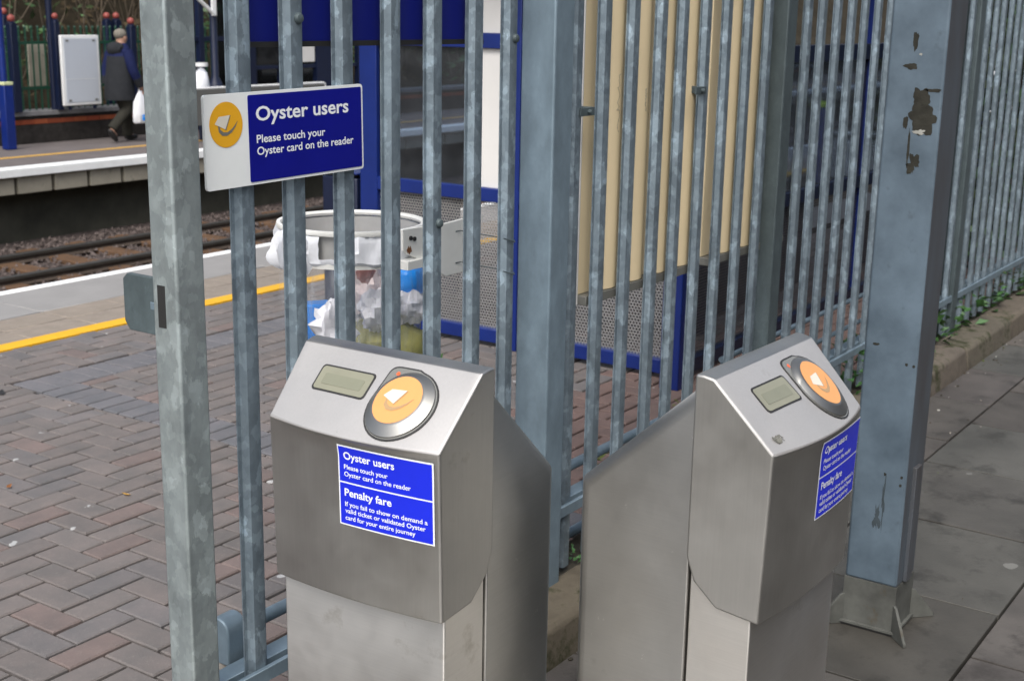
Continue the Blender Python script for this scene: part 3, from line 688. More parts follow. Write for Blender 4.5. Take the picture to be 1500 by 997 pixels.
# ================================================================== CARD READERS
w, vr, vf, zf, vb, zb = .4193, .0365, .1541, 1.0558, .1452, .7325
vc, zc, vc2, zc2, zback, vrear, zs2, zs1, vp, ins, TAP, BOW, ZT = .0614, .7441, .0160, .7868, .8319, .2530, .9230, 1.1537, .1283, .0137, .0844, .030, 1.18
def bowf(u): t = (u-w/2)/(w/2); return BOW*(1-t*t)
def bowz(z):        # the lip under the sloping top bulges more than the front below it
    t = zf-z
    for (a, fa), (c, fc) in zip(((-1, 1), (0, 1), (.006, .72), (.016, .56), (.04, .45), (9, .45)), ((0, 1), (.006, .72), (.016, .56), (.04, .45), (9, .45), (99, .45))):
        if a <= t <= c: return fa+(fc-fa)*(t-a)/(c-a)
    return .45
reader = thing('card_reader', 'x', 'card reader', (0, 0, 0))
b = MB(); NU = 24
pr = [(0, ZT, 0), (vr*.45, ZT, 0), (vr, ZT-.004, 0), (vr+(vf-vr)*.5, (ZT-.004+zf)/2, .42), (vf, zf, 1), (vf-.0003, zf-.006, .72), (vf-.0006, zf-.016, .56), (vf-.001, zf-.04, .45), ((vf+vb)/2, (zf+zb)/2, .45), (vb, zb, .45), (vc, zc, .15), (vc2, zc2, 0), (0, zback, 0)]
cols = []
for k in range(NU+1):
    u = w*k/NU; col = []
    for v, z, bw in pr:
        uu_ = TAP*v+(w-2*TAP*v)*k/NU
        col.append(b.bm.verts.new((uu_, v+bowf(u)*bw, z)))
    cols.append(col)
n = len(pr)
for a, c in zip(cols, cols[1:]):
    for i in range(n):
        m = MT['steel_face'] if i in (2, 3) else MT['steel_head']
        b.face([a[i], a[(i+1) % n], c[(i+1) % n], c[i]], m)
b.face(cols[0][::-1], MT['steel_head']); b.face(cols[-1], MT['steel_head'])
head = b.build('head', None, reader, bevel=.0045, seg=3)
# slope frame: s down the slope from the ridge
SA = Vector((0, vr, ZT-.004)); SB = Vector((0, vf, zf)); SD = (SB-SA).normalized(); SL = (SB-SA).length; SN = Vector((1, 0, 0)).cross(SD); SN = SN if SN.z > 0 else -SN
def slope(u, s, d=0):
    t = max(0, min(1, s/SL)); bw = bowf(u)*(.84*t if t < .5 else .42+(t-.5)*1.16)
    return SA+Vector((u, 0, 0))+SD*s+SN*d+Vector((0, bw, 0))
def patch(name, outline, d0, d1, m, parent, inner=None):
    """flat-topped plate following the slope: outline in (u, s)"""
    b = MB(); T = [b.bm.verts.new(slope(u, s, d1)) for u, s in outline]; B = [b.bm.verts.new(slope(u, s, d0)) for u, s in outline]
    k = len(T); b.face(T)
    for i in range(k): b.face([B[i], B[(i+1) % k], T[(i+1) % k], T[i]])
    return b.build(name, m, parent)
def rr2(u0, u1, s0, s1, r, n=4): return rrect(u0, u1, s0, s1, r, n)
disp = patch('display', rr2(.078, .207, .040, .0935, .008), -.002, .0012, MT['black'], head)
patch('screen', rr2(.0815, .2035, .0435, .090, .006), .0, .0016, MT['lcd'], disp)
patch('screen_strip', rr2(.095, .190, .057, .079, .003), .0, .0020, MT['lcd_dark'], disp)
def tear(c, rad, k, corner, n=40):
    """circle with one square corner pulled to the top left"""
    pts = []
    for i in range(n):
        a = 2*math.pi*i/n; u, s = math.cos(a), math.sin(a)
        if u < 0 and s < 0:
            e = 2.0/8; u = -abs(math.cos(a))**e*corner[0]; s = -abs(math.sin(a))**e*corner[1]
        pts.append((c[0]+rad*u, c[1]+rad*s))
    return pts
PC = (.2915, .089)
pad = patch('reader_pad', tear(PC, .0695, 0, (.93, 1.05)), -.002, .0012, MT['black'], head)
patch('pad_plate', tear(PC, .0665, 0, (.93, 1.05)), .0, .0018, MT['pad_plate'], pad)
b = MB(); RN = 48
def ring(c, r, d): return [b.bm.verts.new(slope(c[0]+r*math.cos(2*math.pi*k/RN), c[1]+r*math.sin(2*math.pi*k/RN), d)) for k in range(RN)]
OC = (.2862, .0842)
rg = [ring((.2905, .089), .0655, .0005), ring((.290, .0885), .0640, .0045), ring(OC, .0510, .0110), ring(OC, .049, .0118)]
for a, c in zip(rg, rg[1:]):
    for k in range(RN): b.face([a[k], a[(k+1) % RN], c[(k+1) % RN], c[k]])
b.face(rg[-1]); bez = b.build('bezel', MT['bezel'], pad, smooth=True)
b = MB(); b.face(ring(OC, .0465, .0124)); b.build('touch_disc', MT['orange'], pad)
logo(lambda x, y, d: slope(OC[0]+x, OC[1]-y, .0128+d), pad, .046, MT['grey_mark_pale'])
patch('indicator_lamp', [(.2497+.004*math.cos(a*.63), .0316+.004*math.sin(a*.63)) for a in range(10)], .0, .0024, MT['led'], pad)
# sticker on the bowed front
def front(u, z, d=0):
    t = (zf-z)/(zf-zb); return Vector((u, vf+(vb-vf)*t+bowf(u)*bowz(z)+d, z))
def sheet(name, u0, u1, z0, z1, d, m, parent, nu=16, thick=.0004):
    zs = [z0, z0+(z1-z0)*.25, z0+(z1-z0)*.5, z0+(z1-z0)*.75]+[z for z in (zf-.04, zf-.028) if z0 < z < z1 and z > z0+(z1-z0)*.76]+[z1]
    b = MB(); T = [[b.bm.verts.new(front(u0+(u1-u0)*i/nu, z, d)) for i in range(nu+1)] for z in zs]
    for p, q in zip(T, T[1:]):
        for i in range(nu): b.face([p[i], p[i+1], q[i+1], q[i]])
    return b.build(name, m, parent, smooth=True)
st = sheet('sticker', .1905, .3965, .8835, 1.0385, .0010, MT['white_mark'], head)
pu = sheet('blue_field', .1935, .3935, .9685, 1.0355, .0016, MT['label_blue'], st)
pl = sheet('blue_field', .1935, .3935, .8865, .9655, .0016, MT['label_blue'], st)
fr = lambda x, y: front(w-x if False else x, y, .0022)
letters('lettering', [('Oyster users', .2044, .3165, 1.0122, .0145, .02), ('Please touch your', .2049, .302, .9932, .0088, .012), ('Oyster card on the reader', .2049, .3502, .9795, .0088, .012)], fr, MT['white_mark'], st)
letters('lettering', [('Penalty fare', .2044, .309, .9415, .0145, .02), ('If you fail to show on demand a', .2048, .3835, .9215, .0088, .012), ('valid ticket or validated Oyster', .2048, .3795, .9085, .0088, .012), ('card for your entire journey', .2048, .3582, .8950, .0088, .012)], fr, MT['white_mark'], st)
# casing behind and pedestal below
def prof_solid(pts, u0, u1, m, name, round_rear=0, bev=.003):
    b = MB(); b.prism([(v, z) for v, z in pts], 'x', u0, u1)
    if round_rear:
        b.bm.edges.ensure_lookup_table()
        es = [e for e in b.bm.edges if all(abs(q.co.y+vrear) < 1e-5 for q in e.verts) and abs(e.verts[0].co.z-e.verts[1].co.z) > .3]
        es += [e for e in b.bm.edges if abs(e.verts[0].co.x-e.verts[1].co.x) < 1e-5 and {round(q.co.z, 3) for q in e.verts} == {round(zs1, 3), round(zs2, 3)}]
        bmesh.ops.bevel(b.bm, geom=es, offset=round_rear, segments=5, affect='EDGES', profile=.5)
    return b.build(name, m, reader, bevel=bev, seg=2)
prof_solid([(-.0015, zs1), (-vrear, zs2), (-vrear, .012), (-.0015, .012)], ins, w-ins, MT['steel_case'], 'casing', .032)
prof_solid([(.0015, 1.0), (.0015, .012), (vp, .012), (vp, .76)], ins+.005, w-ins-.005, MT['steel_ped'], 'pedestal')
b = MB(); b.box(ins-.006, w-ins+.006, -vrear-.006, vp+.006, 0, .012); b.build('base_plate', MT['galv_dull'], reader, bevel=.002)
def placed(o, loc, U, V, Z):
    o.matrix_world = Matrix(((U[0], V[0], Z[0], loc[0]), (U[1], V[1], Z[1], loc[1]), (U[2], V[2], Z[2], loc[2]), (0, 0, 0, 1)))
reader2 = copy_tree(reader)
def frame_from(V):
    V = Vector(V); V.z = 0; V.normalize(); U = (-V).cross(Vector((0, 0, 1))); return U, V, Vector((0, 0, 1))
placed(reader, (1.8715, -.2894, 0), *frame_from((-.99951, -.03113, 0)))
placed(reader2, (2.0670, -1.0141, 0), *frame_from((-.03452, -.9994, 0)))
reader['label'] = 'stainless steel card reader on the left facing left before the paved platform'
reader2['label'] = 'stainless steel card reader on the right turned side on beside the blue column'
reader['group'] = reader2['group'] = 'pair of card readers before the fence'
# scratched tag, only on the right-hand reader
h2 = [c for c in children(reader2) if c.name.startswith('head')][0]
b = MB(); random.seed(3)
for q in range(3):
    pts = []
    for k in range(14):
        a = k*1.35+q; pts.append(slope(.045+.009*math.cos(a)*(1-q*.2)+.0012*k-.004, .140+.008*math.sin(a*1.3+q), .0006))
    b.tube(pts, .0006, None, 4)
b.build('scratched_scribble', MT['grey_mark'], h2)

# ================================================================== BLUE COLUMN
cx, cy, ca = 3.674, -.925, .16
colm = thing('steel_column', 'tall square blue grey painted steel column with brown glue marks beside the right reader', 'column', (cx, cy, 0))
b = MB(); b.box(0, ca, 0, ca, .155, 3.6, MT['column'])
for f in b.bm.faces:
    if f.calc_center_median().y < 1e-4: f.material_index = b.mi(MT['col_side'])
shaft = b.build('shaft', None, colm, bevel=.008, seg=3)
b = MB(); b.prism([(-.010, -.010), (ca+.010, -.010), (ca+.010, ca+.010), (-.010, ca+.010)], 'z', .009, .016); b.box(-.0008, ca+.0008, -.0008, ca+.0008, .016, .156); b.build('base_sleeve', MT['col_base'], colm)
b = MB(); b.box(-.006, ca+.006, -.006, ca+.006, 0, .010); b.build('base_plate', MT['black'], colm, bevel=.002)  # plate coloured black to paint the shade along the column's foot
for sxn, syn in ((0, 0), (0, 1), (1, 0), (1, 1)):
    b = MB(); ang = math.atan2(syn*2-1, sxn*2-1)
    Mf = Matrix.Translation((sxn*ca, syn*ca, 0)) @ Matrix.Rotation(ang, 4, 'Z')
    b.prism([(-.004, .001), (.078, .001), (.078, .012), (.010, .095), (-.004, .10)], 'y', -.0045, .0045, None, Mf); b.build('gusset', MT['col_base'], colm, bevel=.0015)
def blotch(name, cy_, cz_, ry, rz, m, seed, d=.0006, rag=.5):
    b = MB(); n = 40; vs = []
    for k in range(n):
        a = 2*math.pi*k/n; q = 1+rag*noise.noise(Vector((math.cos(a)*1.7, math.sin(a)*1.7, seed)))+rag*.5*noise.noise(Vector((math.cos(a)*5, math.sin(a)*5, seed+9)))
        vs.append(b.bm.verts.new((-d, cy_-cy+ry*q*math.cos(a), cz_+rz*q*math.sin(a))))
    c = b.bm.verts.new((-d, cy_-cy, cz_))
    for k in range(n): b.face([vs[k], vs[(k+1) % n], c])
    return b.build(name, m, shaft)
blotch('glue_mark', -.866, 1.580, .025, .034, MT['glue'], 1.3); blotch('glue_mark', -.876, 1.530, .034, .038, MT['glue'], 2.1, .0009)
blotch('glue_mark', -.861, 1.405, .017, .024, MT['glue'], 4.4, .0006, .9); blotch('glue_mark', -.83, 1.672, .020, .008, MT['glue'], 5.2)
blotch('glue_mark', -.838, 1.742, .007, .026, MT['glue'], 6.8); blotch('glue_mark', -.829, 1.52, .008, .016, MT['glue'], 7.9)
blotch('torn_paper', -.87, 1.496, .017, .005, MT['glue_white'], 8.3, .0012, 1.1); blotch('torn_paper', -.855, 1.705, .004, .003, MT['glue_white'], 9.4)
blotch('glue_mark', -.900, 1.61, .022, .005, MT['glue'], 11.2); blotch('glue_mark', -.843, 1.45, .0035, .05, MT['glue'], 12.2)
for yy, zz in ((-.893, .838), (-.915, .836), (-.91, .50), (-.908, .475), (-.86, .50)): blotch('chip', yy, zz, .004, .0045, MT['glue'], yy*31)
blotch('scuff', -.862, .42, .004, .06, MT['scuff'], 15.2, .0006, 1.2); blotch('scuff', -.845, .36, .008, .03, MT['scuff'], 17.2, .0007, 1.3); blotch('scuff', -.80, .885, .010, .004, MT['glue'], 18)
b = MB(); b.box(ca*.32, ca*.62, -.012, .001, .16, .52); b.build('cable_cover', MT['col_side'], colm, bevel=.002)

# ================================================================== NEAR SHELTER
SX, SY = 5.575, .79
sh = thing('waiting_shelter', 'blue framed glazed waiting shelter with perforated lower panels behind the fence', 'shelter', (SX, SY, Z_PL))
def sbox(name, x0, x1, y0, y1, z0, z1, m, bev=.004, mesh=False):
    b = MB(); b.box(x0-SX, x1-SX, y0-SY, y1-SY, z0-Z_PL, z1-Z_PL); return b.build(name, m, sh, bevel=0 if mesh else bev, uvmode=mesh)
for (px, py, a, q) in ((5.40, .70, .10, .10), (SX-.03, 1.72, .07, .07), (SX-.03, 2.65, .12, .12), (7.86, SY-.03, .09, .08), (10.4, SY-.03, .09, .08), (10.4, 2.65, .1, .1)):
    sbox('upright', px, px+a, py, py+q, Z_PL, 2.4, MT['blue'])
for z0, z1 in ((.105, .175), (.845, .915), (1.615, 1.69)):
    sbox('end_rail', SX-.03, SX+.03, .80, 1.72, z0, z1, MT['blue']); sbox('end_rail', SX-.03, SX+.03, 1.79, 2.65, z0, z1, MT['blue'])
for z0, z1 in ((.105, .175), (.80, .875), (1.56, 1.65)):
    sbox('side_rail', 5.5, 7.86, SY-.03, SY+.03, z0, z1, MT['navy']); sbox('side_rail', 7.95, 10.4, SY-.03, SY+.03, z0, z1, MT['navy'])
sbox('mesh_panel', SX-.002, SX+.001, .80, 1.72, .175, .845, MT['mesh'], mesh=True)
sbox('mesh_panel', SX-.002, SX+.001, 1.79, 2.65, .175, .845, MT['mesh'], mesh=True)
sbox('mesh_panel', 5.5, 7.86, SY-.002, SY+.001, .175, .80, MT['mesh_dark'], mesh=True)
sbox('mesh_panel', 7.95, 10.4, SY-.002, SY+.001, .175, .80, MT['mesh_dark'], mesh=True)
sbox('glazing', SX-.004, SX+.004, 2.03, 2.65, .915, 1.615, MT['glass'], 0)
sbox('glazing', SX-.004, SX+.004, .80, 1.72, .915, 1.615, MT['glass'], 0)
sbox('glazing', 5.5, 7.86, SY-.004, SY+.004, .875, 1.56, MT['glass'], 0); sbox('glazing', 7.95, 10.4, SY-.004, SY+.004, .875, 1.56, MT['glass'], 0)
sbox('white_panel', SX-.006, SX+.006, 1.79, 1.99, .915, 1.615, MT['white_panel'], .002)
sbox('white_panel', SX-.006, SX+.006, 1.79, 2.65, 1.69, 2.2, MT['white_panel'], .002)
mu = sbox('mullion', SX-.012, SX+.012, 1.995, 2.025, .915, 1.615, MT['trim'], .002)
for k in range(5): sbox('lime_stripe', SX-.0135, SX-.0125, 1.998, 2.022, 1.40+k*.035, 1.414+k*.035, MT['hazard'], 0)
sbox('roof', 5.2, 10.7, .55, 3.1, 2.4, 2.48, MT['roof'])
sbox('fascia', 5.18, 5.2, .55, 3.1, 2.25, 2.5, MT['blue'])
sbox('bench_seat', 6.2, 9.6, 1.0, 1.35, .50, .54, MT['navy']); sbox('bench_leg', 6.5, 6.56, 1.1, 1.2, Z_PL, .5, MT['navy']); sbox('bench_leg', 9.2, 9.26, 1.1, 1.2, Z_PL, .5, MT['navy'])
sbox('lower_board', SX+.10, SX+.13, 2.20, 2.66, .30, .86, MT['navy'])
sbox('lower_board', 6.4, 7.8, SY+.25, SY+.28, .2, .86, MT['navy'])

# blue wedge topped grit bin beyond the litter bin
gb = thing('grit_bin', 'dark blue bin with sloping lid standing behind the white ringed litter bin', 'bin', (5.62, 2.86, Z_PL))
b = MB(); b.prism([(0, 0), (.42, 0), (.44, .60), (.28, .78), (.0, .80)], 'y', 0, .26); b.build('body', MT['navy'], gb, bevel=.012)
b = MB(); b.prism([(.275, .802), (.455, .612), (.462, .622), (.28, .815), (-.01, .83), (-.01, .818)], 'y', -.01, .27); b.build('lid', MT['blue'], gb, bevel=.004)

hd = thing('hedge', 'dense dark evergreen hedge close behind the far right pales of the fence', 'hedge', (9.0, .55, Z_PL))
b = MB(); random.seed(5)
for i in range(8500):
    x = random.uniform(0, 7.5); y = random.gauss(0, .13); z = random.uniform(.05, 2.2)
    a = Vector((random.gauss(0, 1), random.gauss(0, 1), random.gauss(0, 1))).normalized(); c = a.orthogonal().normalized(); q = random.uniform(.035, .07); p = Vector((x, y, z))
    b.quad([p-a*q, p+c*q*.55, p+a*q, p-c*q*.55], random.choice([MT['leaf_d'], MT['leaf_d'], MT['leaf_g']]))
b.build('foliage', None, hd)
b = MB()
for k in range(12): b.tube([(.3+k*.62, .02, 0), (.35+k*.62, .0, 1.0), (.25+k*.62, .03, 2.0)], [.02, .014, .006], None, 6, False)
b.build('stems', MT['twig'], hd)

# ================================================================== LITTER BIN
bx, by, bz = 2.80, .43, 1.185; RB = .203
binn = thing('litter_bin', 'white ringed litter bin with a clear plastic bag hanging behind the left pales', 'bin', (bx, by, .03))
b = MB(); n = 40
prof_r = [(RB-.006, 1.179), (RB+.006, 1.179), (RB+.008, 1.185), (RB+.006, 1.192), (RB-.004, 1.192), (RB-.008, 1.186)]
b.lathe(prof_r+[prof_r[0]], (0, 0, 0), None, n); hoop = b.build('hoop', MT['bin_white'], binn, smooth=True)
b = MB(); b.lathe([(RB-.014, 1.09), (RB-.010, 1.175)], (0, 0, 0), None, n); b.bm.faces.ensure_lookup_table(); [b.bm.faces.remove(f) for f in list(b.bm.faces) if len(f.verts) > 4]; b.build('lining', mat('grey lining film', (.40, .40, .39, 1), .4, 0, .12, 14, .4, 20), binn, smooth=True)
b = MB(); b.lathe([(RB-.004, 1.090), (RB+.006, 1.090), (RB+.006, 1.104), (RB-.004, 1.104), (RB-.004, 1.090)], (0, 0, 0), None, n); b.build('lower_band', MT['bin_white'], binn, smooth=True)
b = MB()        # bag cuff turned over the hoop
NL = 110; rings = []
for z, r in ((1.178, RB+.004), (1.160, RB+.011), (1.146, RB+.010), (1.132, RB+.016), (1.118, RB+.012), (1.106, RB+.010), (1.098, RB+.002)):
    rings.append([b.bm.verts.new(((r+.012*noise.noise(Vector((math.cos(2*math.pi*k/NL)*9, math.sin(2*math.pi*k/NL)*9, z*26))))*math.cos(2*math.pi*k/NL), (r+.012*noise.noise(Vector((math.cos(2*math.pi*k/NL)*9, math.sin(2*math.pi*k/NL)*9, z*26))))*math.sin(2*math.pi*k/NL), z+.007*noise.noise(Vector((math.cos(2*math.pi*k/NL)*5, math.sin(2*math.pi*k/NL)*5, 3.1))))) for k in range(NL)])
for a, c in zip(rings, rings[1:]):
    for k in range(NL):
        an = (360*k/NL) % 360
        if 196 < an < 214 and a[0].co.z > 1.125: continue
        b.face([a[k], a[(k+1) % NL], c[(k+1) % NL], c[k]])
b.build('bag_cuff', MT['white_bag'], binn, smooth=True)
b = MB(); rings = []
for i in range(14):
    z = 1.10-.75*i/13; r = RB-.012+.012*math.sin(i*.9)-(.05*max(0, (i-9)/4)**2)
    rings.append([b.bm.verts.new((q*math.cos(2*math.pi*k/NL), q*math.sin(2*math.pi*k/NL), z)) for k in range(NL) for q in [r*(1+.06*noise.noise(Vector((math.cos(2*math.pi*k/NL)*2.5, math.sin(2*math.pi*k/NL)*2.5, z*3))))]])
for a, c in zip(rings, rings[1:]):
    for k in range(NL): b.face([a[k], a[(k+1) % NL], c[(k+1) % NL], c[k]])
b.face(rings[-1]); b.build('clear_bag', MT['clear'], binn, smooth=True)
b = MB(); b.ball((-.245, .01, 1.140), .050, None, 30, .8, .8, 1.1, 1.6); b.ball((-.225, -.01, 1.10), .028, None, 20, .8, .8, 1.4, 1.4); b.build('bag_knot', MT['white_bag'], binn, smooth=True)
b = MB(); b.prism([(-.062, 1.14), (.03, 1.095), (.125, 1.042), (.209, 1.043), (.209, 1.197), (.125, 1.193), (.045, 1.196), (-.066, 1.199)], 'y', -.236, -.228); b.build('bracket', MT['bin_white'], binn, bevel=.002)
b = MB(); b.box(-.06, .06, -.25, -.17, 1.088, 1.112); b.build('bracket_shelf', MT['bin_white'], binn, bevel=.001)
for dx, dz in ((-.028, 1.172), (-.012, 1.168)):
    b = MB(); b.lathe([(.006, 0), (.006, .004), (.001, .005)], (0, 0, 0), None, 10, Matrix.Translation((dx-.005, -.2365, dz)) @ Matrix.Rotation(R(90), 4, 'X')); b.build('bolt', MT['black'], binn)
blotch_b = MB(); n = 18; vs = [blotch_b.bm.verts.new((-.038+.010*math.cos(2*math.pi*k/n)*(1+.4*math.sin(k*3.1)), -.2366, 1.140+.010*math.sin(2*math.pi*k/n)*(1+.5*math.cos(k*2.3)))) for k in range(n)]; blotch_b.face(vs); blotch_b.build('rust_patch', MT['rust'], binn)
for z in (1.165, 1.075):
    b = MB(); b.tube([(.11, -.443, z+.010), (.160, -.446, z-.006), (.195, -.42, z-.008), (.19, -.24, z), (.17, -.238, z)], .0016, None, 6); b.build('wire_tie', MT['galv_dull'], binn)
def lump(name, c, r, sx, sy, sz, m, label, cat, seed, wob=.7, parts=None):
    b = MB(); k = 14; nn = 26; rings = []
    for i in range(k+1):
        th = math.pi*i/k; ring_ = []
        for j in range(nn):
            a = 2*math.pi*j/nn; d = Vector((math.sin(th)*math.cos(a), math.sin(th)*math.sin(a), math.cos(th)))
            q = r*(1+wob*.35*noise.noise(d*2.2+Vector((seed, 0, 0)))+wob*.15*noise.noise(d*6+Vector((0, seed, 0))))
            ring_.append(b.bm.verts.new((d.x*q*sx, d.y*q*sy, d.z*q*sz)))
        rings.append(ring_)
    for a, c2 in zip(rings, rings[1:]):
        for j in range(nn): b.face([a[j], a[(j+1) % nn], c2[(j+1) % nn], c2[j]])
    o = b.build(name, m, None, smooth=True, weld=True); o.location = c
    return tag(o, label, cat, 'rubbish inside the clear bag')
def carton():
    b = MB(); b.box(-.045, .045, -.03, .03, -.14, .1); o = b.build('carton', MT['bag_blue'], None, bevel=.006); o.location = (2.675, .455, .905); o.rotation_euler = (0, R(2), R(-25)); return o
tag(carton(), 'bright blue carton standing at the left inside the clear litter bag', 'carton', 'rubbish inside the clear bag')
lump('blue_wrapper', (2.955, .35, 1.035), .062, 1.0, .8, .85, MT['bag_blue'], 'round bright blue wrapper high on the right inside the clear litter bag', 'wrapper', 2.2, .5)
lump('paper_ball', (2.63, .35, .955), .07, .9, .6, 1.0, MT['paper'], 'crumpled white paper hanging low beside the blue carton in the litter bag', 'paper', 4.1, 1.6)
lump('paper_ball', (2.925, .315, .967), .06, 1.1, .6, .7, MT['paper'], 'crumpled white paper under the round blue wrapper in the litter bag', 'paper', 5.3, 1.5)
lump('paper_ball', (2.80, .33, .985), .07, 1.0, .6, .8, MT['paper'], 'crumpled white paper in the very middle of the clear litter bag', 'paper', 9.7, 1.5)
lump('wrapper', (2.83, .41, 1.05), .09, 1.0, .7, 1.0, MT['pink'], 'pale pink wrapper in the middle of the clear litter bag', 'wrapper', 6.6, 1.1)
lump('red_packet', (2.735, .325, 1.095), .03, 1.0, .5, .9, MT['red'], 'small red packet just under the ring in the litter bag', 'packet', 7.6, 1.1)
lump('plastic_sack', (2.88, .385, .84), .125, 1.05, .9, .85, MT['olive'], 'olive green plastic sack low in the clear litter bag', 'sack', 8.1, .8)
b = MB(); b.lathe([(.03, 0), (.033, .01), (.033, .13), (.03, .15), (.013, .185), (.013, .2), (.016, .2), (.016, .215)], (0, 0, 0), None, 18); o = b.build('plastic_bottle', glass('bottle plastic', (.75, .8, .78, 1), .2, .12), None, smooth=True); o.location = (2.955, .325, .70)
tag(o, 'clear plastic bottle at the lower right inside the litter bag', 'bottle', 'rubbish inside the clear bag')

# ================================================================== ACROSS THE TRACKS
YB = 14.352
wl = thing('brick_wall', 'low dark brick wall with an orange red course and grey coping across the tracks', 'wall', (11, YB, Z_FP))
b = MB(); b.box(-6, 30, 0, .32, 0, .268); b.build('brickwork', MT['brick'], wl)
b = MB(); tint = []
for k in range(-28, 130):
    b.box(k*.228, k*.228+.222, -.006, .3, .269, .333); g = random.uniform(.7, 1.15); tint += [(g, g*random.uniform(.9, 1.1), g, 1)]*6
b.build('red_course', MT['red_brick'], wl, tint=tint)
b = MB()
for k in range(-9, 40): b.box(k*.75, k*.75+.742, -.035, .36, .385, .45, MT['coping'])
b.box(-6, 30, .0, .32, .333, .385, MT['brick']); b.build('coping', MT['coping'], wl, bevel=.006)
rl = thing('metal_railing', 'dark green ornamental metal railing on top of the low brick wall', 'railing', (11.0, YB+.16, .30))
b = MB(); b.box(0, 4.6, -.012, .012, .29, .33); b.build('rail', MT['green'], rl)
b = MB(); b.box(0, 4.6, -.012, .012, .92, .96); b.build('rail', MT['green'], rl)
b = MB(); b.tube([(0, 0, 0), (0, 0, 1.13)], .014, None, 6); b.ball((0, 0, 1.15), .02, None, 6, 1, 1, 1.6); b.lathe([(.012, 0), (.022, .012), (.012, .024)], (0, 0, .80), None, 8); b.lathe([(.012, 0), (.022, .012), (.012, .024)], (0, 0, 1.0), None, 8)
bar0 = b.build('bar', MT['green'], rl, smooth=True); bar0.location = (.02, 0, 0)
for k in range(1, 44):
    q = bar0.copy(); COL.objects.link(q); q.parent = rl; q.location = (.02+k*.106, 0, 0)
def ball_post(x, y, z0, z1, wd, label, pole=False):
    t = thing('ball_post', label, 'post', (x, y, z0), 'blue posts with red balls')
    b = MB(); b.box(-wd/2, wd/2, -wd/2, wd/2, 0, z1-z0-.06); b.build('shaft', MT['navy'], t, bevel=.008)
    b = MB(); b.lathe([(wd*.56, 0), (wd*.56, .02), (wd*.3, .035)], (0, 0, z1-z0-.06), None, 14); b.build('collar', MT['navy'], t, smooth=True)
    b = MB(); b.ball((0, 0, z1-z0+.015), .054 if wd > .09 else .045, None, 16); b.build('ball', MT['ball'], t, smooth=True)
    if pole: b = MB(); b.tube([(-.02, .1, 0), (-.02, .1, 3.4)], .045, None, 12); b.build('pole', MT['navy'], t, smooth=True)
ball_post(11.61, 14.30, .30, 1.565, .11, 'navy post with a red ball at the left end of the green railing')
ball_post(12.10, 15.15, .2, 1.65, .10, 'navy post with a red ball mostly hidden behind the thick left post')
ball_post(12.33, 14.30, .30, 1.60, .085, 'navy post with a dull red ball and tall pole beside the poster board', True)
ball_post(13.97, 15.2, .2, 1.60, .11, 'shorter navy post with a red ball just behind the walking person', False)
ball_post(14.15, 15.2, .2, 1.60, .12, 'navy post with a red ball directly above the head of the walking person', False)
ball_post(13.68, 14.30, .30, 1.535, .105, 'navy post with a red ball nearest the galvanised end post of the fence')
pb = thing('poster_board', 'blank white framed poster board standing before the green railing', 'poster board', (12.268, 14.12, .365))
b = MB(); b.box(0, .66, 0, .05, .0, .99); b.build('frame', MT['white_trim'], pb, bevel=.012)
b = MB(); b.box(.045, .615, -.006, .003, .045, .945); b.build('poster', MT['poster'], pb, bevel=.002)
b = MB(); b.box(.05, .61, -.0085, -.007, .37, .376); b.build('paper_seam', MT['white_trim'], pb)
for ux, uz in ((.1, .915), (.56, .915), (.1, .075), (.56, .075)):
    b = MB(); b.box(ux-.022, ux+.022, -.012, -.0062, uz-.012, uz+.012); b.build('clip', MT['trim'], pb)
for ux in (.1, .53):
    b = MB(); b.box(ux, ux+.04, .02, .045, -.06, .0); b.build('foot', MT['navy'], pb)
bd = tag((lambda b: (b.box(0, .30, 0, .03, 0, .60), b.build('cream_board', MT['fascia'], None, bevel=.005))[1])(MB()), 'upright cream board seen through the green railing', 'board'); bd.location = (12.36, 15.0, .60)
bd = tag((lambda b: (b.box(0, .16, 0, .03, 0, .80), b.build('white_board', MT['white_panel'], None, bevel=.005))[1])(MB()), 'narrow white board behind the green railing left of the poster board', 'board'); bd.location = (12.72, 15.0, .63)
lp = thing('lamp_column', 'blue lamp column with a pale topped base box at the left edge of the far platform', 'lamp column', (11.15, 13.88, Z_FP))
b = MB(); b.box(-.07, .07, -.07, .07, 0, .86); b.build('base_box', MT['blue'], lp, bevel=.01)
b = MB(); b.box(-.074, .074, -.074, .074, .862, .905); b.build('pale_collar', mat('pale lime paint', (.55, .6, .34, 1), .5), lp, bevel=.006)
b = MB(); b.tube([(-.02, 0, .9), (-.02, 0, 4.5)], .045, None, 16); b.build('pole', MT['blue'], lp, smooth=True)
b = MB(); b.tube([(-.01, 0, 4.4), (-.01, -.5, 4.6)], .04, None, 10); b.box(-.12, .1, -1.0, -.45, 4.56, 4.66); b.build('lantern', MT['blue'], lp)

